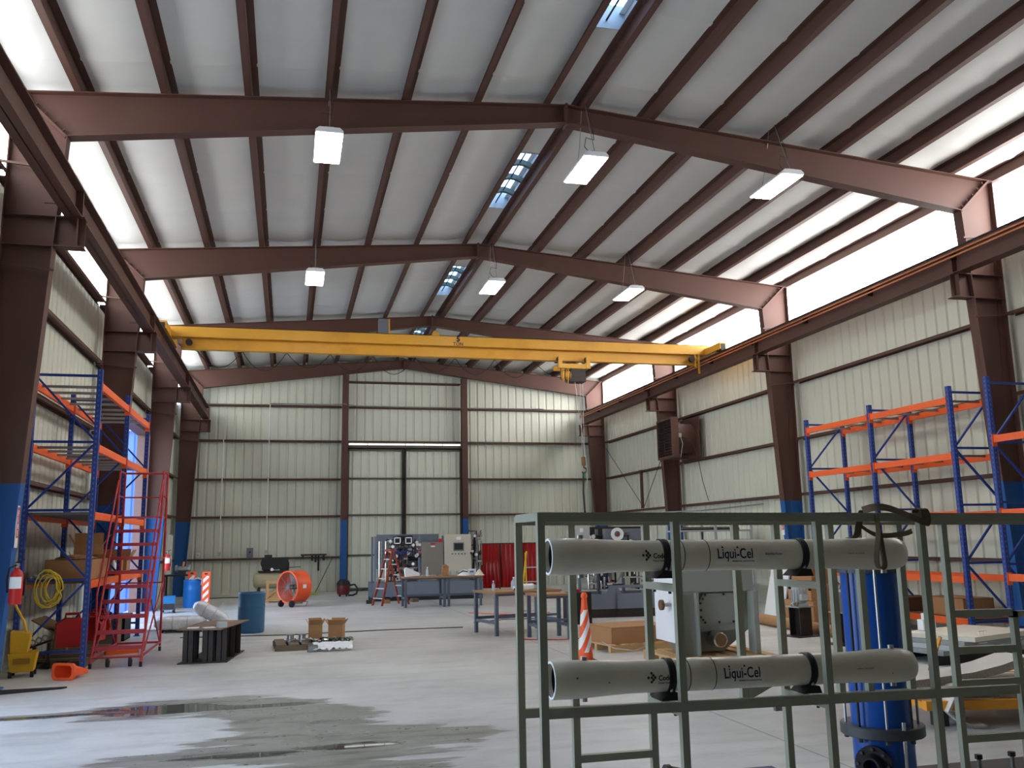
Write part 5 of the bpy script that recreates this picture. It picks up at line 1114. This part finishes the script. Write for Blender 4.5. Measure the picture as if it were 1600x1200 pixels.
MB().tube([(.3, -.5, 0), (.34, -.55, -.2), (.3, -.53, -.4), (.28, -.5, -.6)], .01, 5).build('cable', M_LGREY, t); MB().tube([(.34, -.5, .05), (.6, -.6, -.2), (.75, -.62, -.5), (.84, -.7, -1.3), (.9, -.9, -1.9)], .01, 5).build('cable', M_DARK, t)
t = thing('brace_post', 'short brown vertical stiffener between right wall girts', 'post', (XR-.26, 29.0, 2.69)); MB().box(-.04, .04, -.05, .05, 0, 1.3).build('channel', M_PURL, t); MB().box(-.06, .06, -.08, .08, 1.28, 1.3).build('cap_plate', M_PURL, t)
for i, (y0, z0, y1, z1) in enumerate(((32.6, 5.1, 29.1, 2.75), (26.5, 5.0, 29.0, 2.75))): tag(MB().tube([(XR-.2, y0, z0), (XR-.2, y1, z1)], .012, 6).build('brace_rod', M_DARK), ['thin dark brace rod on right wall nearest the back corner', 'thin dark brace rod on right wall below the exhaust fan'][i], 'rod')
tag(MB().tube([(10.95, 25.9, 0.0), (10.95, 25.9, 2.3), (11.05, 25.9, 2.42), (11.2, 25.6, 2.45), (11.8, 24.6, 2.45), (11.82, 21.0, 2.5)], .02, 6).build('grey_conduit', M_GALV), 'bent galvanised conduit on right wall behind skid frame', 'conduit')

# ------------------------------------------------------------------ foreground skid frame
FY, BY = 4.65, 5.13; S = .04
def zs(z, x): return z-.011*(x-1.3)
fr = thing('skid_frame', 'welded grey green steel tube frame in the foreground', 'frame', (1.3, FY, 0))
def fbox(name, x0, x1, y0, y1, z0, z1, par=None):
    return MB().box(x0-1.3, x1-1.3, y0-FY, y1-FY, z0, z1).build(name, M_OLIVE, par or fr)
def post(x, y, z0, z1): return fbox('post', x-S/2, x+S/2, y-S/2, y+S/2, z0, z1)
def rail(name, x0, x1, y, z, sz=S):
    a = zs(z, x0); b = zs(z, x1)
    return MB().bar((x0-1.3, y-FY, a-sz/2), (x1-1.3, y-FY, b-sz/2), S-.004, sz).build(name, M_OLIVE, fr)
XEND = 5.0
for x in (1.30, 2.07, 2.95, 3.64): post(x, FY, 0, zs(1.83, x)-S)
for x in (1.30, 2.09, 2.96, 4.18): post(x, BY, 0, zs(1.82, x)-S)
post(1.62, BY, 0, zs(1.82, 1.62)-S)
for x in (2.68, 3.34, 3.54, 3.84): post(x, BY, .72, zs(1.82, x)-S)
rail('top_rail', 1.28, XEND, FY, 1.83, .05); rail('top_rail', 1.28, XEND, BY, 1.82, .05)
rail('lower_rail', 1.32, 4.2, FY, .83, .05); rail('lower_rail', 1.32, 4.2, BY, .75, .05)
for x in (1.30, 3.64, XEND-.02): fbox('cross_tube', x-S/2, x+S/2, FY+S/2, BY-S/2, zs(1.83, x)-.045, zs(1.83, x))
fbox('rung', 1.64, 2.07, BY-S/2, BY+S/2, .44, .48)
# ladder-like bay on the right
post(4.66, BY, 0, 1.17)
for z in (1.17, .94, .735, .40): MB().bar((4.2-1.3, BY-FY, zs(z, 4.2)+.03), (4.64-1.3, BY-FY, zs(z, 4.64)+.03), S, .045).build('rung', M_OLIVE, fr)
fbox('cross_tube', 4.64, 5.4, BY-.02, BY+.02, 1.13, 1.17); post(5.38, BY, 0, 1.13)
# saddles under the vessels
for x in (2.08, 2.955):
    for z in (1.44, .79):
        s_ = fbox('saddle_beam', x-S/2, x+S/2, FY+S/2, BY-S/2, zs(z, x)-S, zs(z, x))
        for y_ in (4.78, 5.0): MB().cyl((x-1.3, y_-FY, zs(z, x)-S-.015), (x-1.3, y_-FY, zs(z, x)-S), .009, n=6).build('bolt', M_DARK, s_)
g = MB().prism([(.0, 0), (.32, 0), (.0, -.14)], 'y', -.004, .004).build('gusset', M_OLIVE, fr, (2.70-1.3, BY-FY-.02, .86))
for x in (1.3, 2.07, 2.95, 3.64, 4.18):
    for y_ in (FY, BY): MB().box(x-1.3-.05, x-1.3+.05, y_-FY-.05, y_-FY+.05, 0, .008).build('foot_plate', M_OLIVE, fr)
for x, z in ((3.02, .25), (2.6, .745)):
    c = MB().box(x-1.3, x-1.3+.04, -.03 if z < .5 else -.025, .03 if z < .5 else .0, z, z+.025).build('clip', M_STEEL, fr)

# ------------------------------------------------------------------ membrane vessels
M_INK = mat('navy_print', srgb(30, 30, 62), .5, var=0); M_INKB = mat('blue_print', srgb(70, 76, 150), .5, var=0); M_KINK = mat('black_print', srgb(22, 22, 24), .5, var=0)
M_LABEL = mat('label_film', srgb(232, 227, 212), .25, var=.03); M_SEAM = mat('seam_dark', srgb(90, 86, 76), .6, var=.1)
def wrap(me, r, x, z0, m, parent, name, out=.0015):
    """bend flat lettering (x right, y up) on to the front of a horizontal vessel of radius r; z0: height of the baseline above the axis"""
    slice_y(me, .009)
    for v in me.vertices:
        h = v.co.y+z0; a = h/r; rr = r+out+v.co.z
        v.co = Vector((x+v.co.x, -rr*math.cos(a), rr*math.sin(a)))
    me.materials.clear(); me.materials.append(m)
    return put(me, name, parent)
def vessel(label, z, second):
    x0 = 1.405; L_ = 2.27; r = .0875
    t = thing('membrane_vessel', label, 'pressure vessel', (x0, 4.885, z), 0, 'white pressure vessels on the skid frame'); t.rotation_euler = (0, .011, 0)
    XM = Matrix.Rotation(math.pi/2, 4, 'Y')
    prof = [(.086, .03), (.088, 0), (.1, 0), (.102, .004), (.102, .1), (.1, .19), (.094, .3), (.0885, .42), (r, .5), (r, .78), (r+.002, .785), (r+.002, .94), (r, .945), (r, 1.8), (r+.003, 1.92), (.097, 2.02), (.0985, 2.1), (.0985, 2.16), (.095, 2.21), (.082, 2.25), (.055, L_), (0, L_)]
    MB().lathe(prof, 48, XM).build('vessel_body', M_PIPE, t)
    e = MB(); e.lathe([(.088, .0), (.086, .07), (0, .07)], 36, XM); e.build('end_recess', M_BLACK, t)
    MB().lathe([(.0, .05), (.02, .05), (.02, .068)], 18, XM).build('end_port', M_DARK, t)
    MB().lathe([(.088, -.001), (.1, -.001)], 40, XM).build('rim', M_WHITE, t)
    for x in (.785, .94): MB().lathe([(r+.0025, x-.003), (r+.003, x), (r+.0025, x+.003)], 40, XM).build('seam', M_SEAM, t)
    for x in (.68, 1.555):
        b = MB(); b.lathe([(r+.001, x-.022), (r+.007, x-.02), (r+.007, x-.003), (r+.004, x), (r+.007, x+.003), (r+.007, x+.02), (r+.001, x+.022)], 40, XM); c = b.build('clamp_strap', M_BLACK, t)
        MB().prism([(x-.07, -.125), (x+.05, -.125), (x+.035, -.085), (x-.02, -.08)], 'y', -.075, .075).build('rubber_saddle', M_BLACK, c)
        MB().cyl((x, -.06, -.12), (x, -.06, -.06), .008, n=8).build('strap_bolt', M_STEEL, c)
    for s in (1, -1):
        for x in (.19, 2.13): MB().cyl((x, 0, s*.095), (x, 0, s*.118), .018, n=14).build('side_nozzle', M_STEEL, t)
    # print
    lab_ = MB(); rr = r+.0009; rows = []
    xs = [.975+.265*i/8 for i in range(9)]
    for k in range(9): a = R(-38+62*k/8); rows.append([(x, -rr*math.cos(a), rr*math.sin(a)) for x in xs])
    lb = lab_.grid(rows).build('label_plate', M_LABEL, t)
    wrap(text_mesh('Liqui-Cel', .08, .0004, .001, .78), r, .985, -.017, M_INK, lb, 'lettering')
    for xx in (1.024, 1.119): 
        b = MB(); b.add([(0-.008, 0, 0), (.008, 0, 0), (0, .016, 0)], [(0, 1, 2)]); wrap(b.mesh('arrow', None, False), r, xx, .041, M_INK, lb, 'arrow_mark')
    wrap(text_mesh('MEMBRANE CONTACTORS', .0105, .0003, .0003, 1.1), r, 1.08, -.038, M_INK, lb, 'small_lettering')
    if not second: wrap(text_mesh('Extra-Flow Product', .017, .0003, .0003, .8), r, 1.29, -.0, M_INKB, t, 'blue_lettering')
    # chequered diamond mark and word
    sq = MB()
    for i in range(3):
        for j in range(3):
            if (i, j) in ((2, 2), (1, 2), (2, 1), (0, 2), (2, 0), (1, 1), (0, 0)):
                cx_, cy_ = (i+j)*.0098, (j-i)*.0115; d = .0086
                sq.add([(cx_-d, cy_, 0), (cx_, cy_-d*1.15, 0), (cx_+d, cy_, 0), (cx_, cy_+d*1.15, 0)], [(0, 1, 2, 3)])
    mk = wrap(sq.mesh('diamond_mark', None, False), r, .533, .004, M_KINK, t, 'diamond_mark', .0012)
    wrap(text_mesh('CodeLine', .038, .0004, .001, .9), r, .592, -.012, M_KINK, t, 'lettering')
    wrap(text_mesh('Pressure Vessels', .0105, .0003, .0003, 1.0), r, .592, -.03, M_KINK, t, 'small_lettering')
    wrap(text_mesh('WARNING - READ MANUAL', .009, .0003, 0, 1.0), r, 1.83, .0, M_SEAM, t, 'small_lettering', .006)
    for (x, h, w) in ((.12, .02, .01), (.3, -.01, .008), (2.06, -.03, .008)) if second else ((2.08, -.02, .007),):
        b = MB(); b.add([(-w/2, -w/2, 0), (w/2, -w/3, 0), (w/3, w/2, 0), (-w/3, w/3, 0)], [(0, 1, 2, 3)]); wrap(b.mesh('scuff', None, False), .103, x, h, M_KINK, t, 'scuff_mark', .001)
    return t
vessel('upper white pressure vessel clamped in the foreground skid frame', 1.592, False)
vessel('lower white pressure vessel clamped in the foreground skid frame', .932, True)

# webbing strap over the top rail
def ribbon(pts, wdir, w, th, name, m, parent):
    pts = [Vector(p) for p in pts]; rows = []
    for i, p in enumerate(pts):
        wd = Vector(wdir[i] if isinstance(wdir, list) else wdir).normalized(); d = (pts[min(i+1, len(pts)-1)]-pts[max(0, i-1)]).normalized(); nn = d.cross(wd).normalized()*th/2
        rows.append([p-wd*w/2-nn, p+wd*w/2-nn, p+wd*w/2+nn, p-wd*w/2+nn])
    b = MB(); b.grid(rows, True, True); b.add(rows[0], [(0, 1, 2, 3)]); b.add(rows[-1], [(0, 1, 2, 3)]); return b.build(name, m, parent)
M_WEB = mat('brown_webbing', srgb(98, 84, 66), .9, var=.15, scale=20, bump=.4, bscale=120)
st = thing('lifting_sling', 'brown webbing sling draped over the frame top and upper vessel', 'strap', (3.3, 4.65, 1.5))
def smooth(pts, n=4):
    pts = [Vector(p) for p in pts]; out = []
    for i in range(len(pts)-1):
        p0 = pts[max(i-1, 0)]; p1 = pts[i]; p2 = pts[i+1]; p3 = pts[min(i+2, len(pts)-1)]
        for k in range(n):
            t_ = k/n; out.append(.5*((2*p1)+(p2-p0)*t_+(2*p0-5*p1+4*p2-p3)*t_*t_+(3*p1-p0-3*p2+p3)*t_**3))
    out.append(pts[-1]); return out
ribbon(smooth([(.0, .06, .325), (.0, .09, .29), (.0, .11, .24), (.0, .13, .19), (.0, .17, .165), (.0, .22, .167)]), (1, 0, 0), .045, .004, 'sling_leg', M_WEB, st)
ribbon(smooth([(.02, -.03, .30), (.02, -.045, .2), (.0, -.035, .06), (.005, -.035, .0), (.03, -.035, -.012), (.05, -.035, .01), (.045, -.035, .08), (.03, -.04, .2)]), (0, 1, .1), .045, .004, 'hanging_eye', M_WEB, st)
ribbon(smooth([(.0, .06, .325), (.03, -.01, .34), (.1, -.035, .335), (.2, -.045, .3), (.31, -.05, .255), (.37, -.035, .25), (.38, -.01, .3), (.35, .03, .325)]), [Vector((.15, .55, .8))]*29, .05, .004, 'cross_band', M_WEB, st)
ribbon(smooth([(.34, .03, .325), (.345, -.032, .325), (.355, -.04, .26), (.36, .0, .23), (.355, .04, .26), (.345, .03, .325)]), (1, 0, 0), .06, .004, 'rail_wrap', M_WEB, st)
ribbon(smooth([(.0, .12, .25), (.08, .1, .19), (.17, .1, .175), (.27, .06, .185), (.31, .04, .2)]), (0, .4, 1), .03, .004, 'slack_tail', M_WEB, st)

# ------------------------------------------------------------------ blue filter vessel behind the frame
t = thing('filter_vessel', 'upright blue filter vessel with tie rods behind skid frame', 'vessel', (4.02, 5.72, 0))
M_VB = mat('vessel_blue', srgb(14, 74, 158), .28, var=.05); M_FL = mat('flange_grey', srgb(66, 70, 72), .5, var=.1)
MB().lathe([(0, .015), (.2, .015), (.2, 1.42), (0, 1.42)], 40).build('shell', M_VB, t)
MB().lathe([(.2, .33), (.27, .33), (.275, .335), (.275, .395), (.27, .4), (.2, .4)], 40).build('middle_flange', M_FL, t); MB().lathe([(0, 1.42), (.24, 1.42), (.24, 1.47), (0, 1.47)], 36).build('top_flange', M_FL, t)
MB().lathe([(0, 0), (.24, 0), (.24, .02), (0, .02)], 36).build('base_ring', M_FL, t)
for k in range(8):
    a = k*math.pi/4+.3; x, y_ = .235*math.cos(a), .235*math.sin(a); MB().cyl((x, y_, .3), (x, y_, 1.5 if k % 2 else 1.44), .009, n=8).build('tie_rod', M_STEEL if k % 2 else M_BLACK, t); MB().cyl((x, y_, .3), (x, y_, .33), .017, n=6).build('nut', M_FL, t)
for k in (5,): MB().cyl((-.02, -.25, .06), (-.02, -.26, .45), .014, n=10).build('drain_tube', M_CHROME, t)
NM = Matrix.Translation((-.08, -.06, .17))@Matrix.Rotation(R(-52), 4, 'Z')@Matrix.Rotation(math.pi/2, 4, 'X')
n_ = MB().lathe([(.075, -.05), (.075, .12), (.12, .12), (.12, .15), (.075, .15), (.06, .22), (.045, .22), (.045, .05)], 28, NM).build('side_nozzle', M_BLACK, t)
for k in range(8): a = k*math.pi/4; MB().cyl(NM@Vector((.1*math.cos(a), .1*math.sin(a), .15)), NM@Vector((.1*math.cos(a), .1*math.sin(a), .165)), .011, n=6).build('bolt', M_FL, n_)
MB().obox((.19, -.1, .95), (.004, .05, .5), (0, 0, R(-28))).build('label_strip', M_LGREY, t)
MB().cyl((.3, .2, .9), (.36, .2, .9), .1, n=24).build('blind_flange', M_BLACK, t); MB().cyl((.15, .12, .9), (.3, .2, .9), .05, n=14).build('branch_pipe', M_BLACK, t)
t = thing('pipe_elbow', 'black plastic pipe elbow on floor at bottom edge', 'pipe', (2.42, 5.55, 0)); MB().tube([(.12, .0, .03), (.1, 0, .12), (.03, 0, .2), (-.06, 0, .22)], .055, 14).build('elbow', M_BLACK, t); MB().cyl((-.06, 0, .22), (-.09, 0, .22), .065, n=18).build('collar', M_DARK, t)
t = thing('blue_valve_box', 'dark blue actuator box on floor at bottom edge', 'box', (2.98, 5.5, 0)); MB().box(-.09, .09, -.08, .08, 0, .2).build('box', mat('navy_box', srgb(40, 52, 110), .5, var=.1), t); MB().box(-.105, .105, -.09, .09, .2, .215).build('lid', mat('navy_box', (.02, .03, .1)), t)
t = thing('bolt_plate', 'dark floor plate with upright bolts at lower right', 'plate', (4.9, 5.75, 0)); MB().box(-.45, .5, -.2, .25, 0, .02).build('plate', M_DARK, t)
for x in (-.1, .18, .4): MB().cyl((x, 0, .02), (x, 0, .13), .014, n=8).build('stud', M_GALV, t); MB().cyl((x, 0, .1), (x, 0, .13), .026, n=6).build('nut', M_DARK, t)
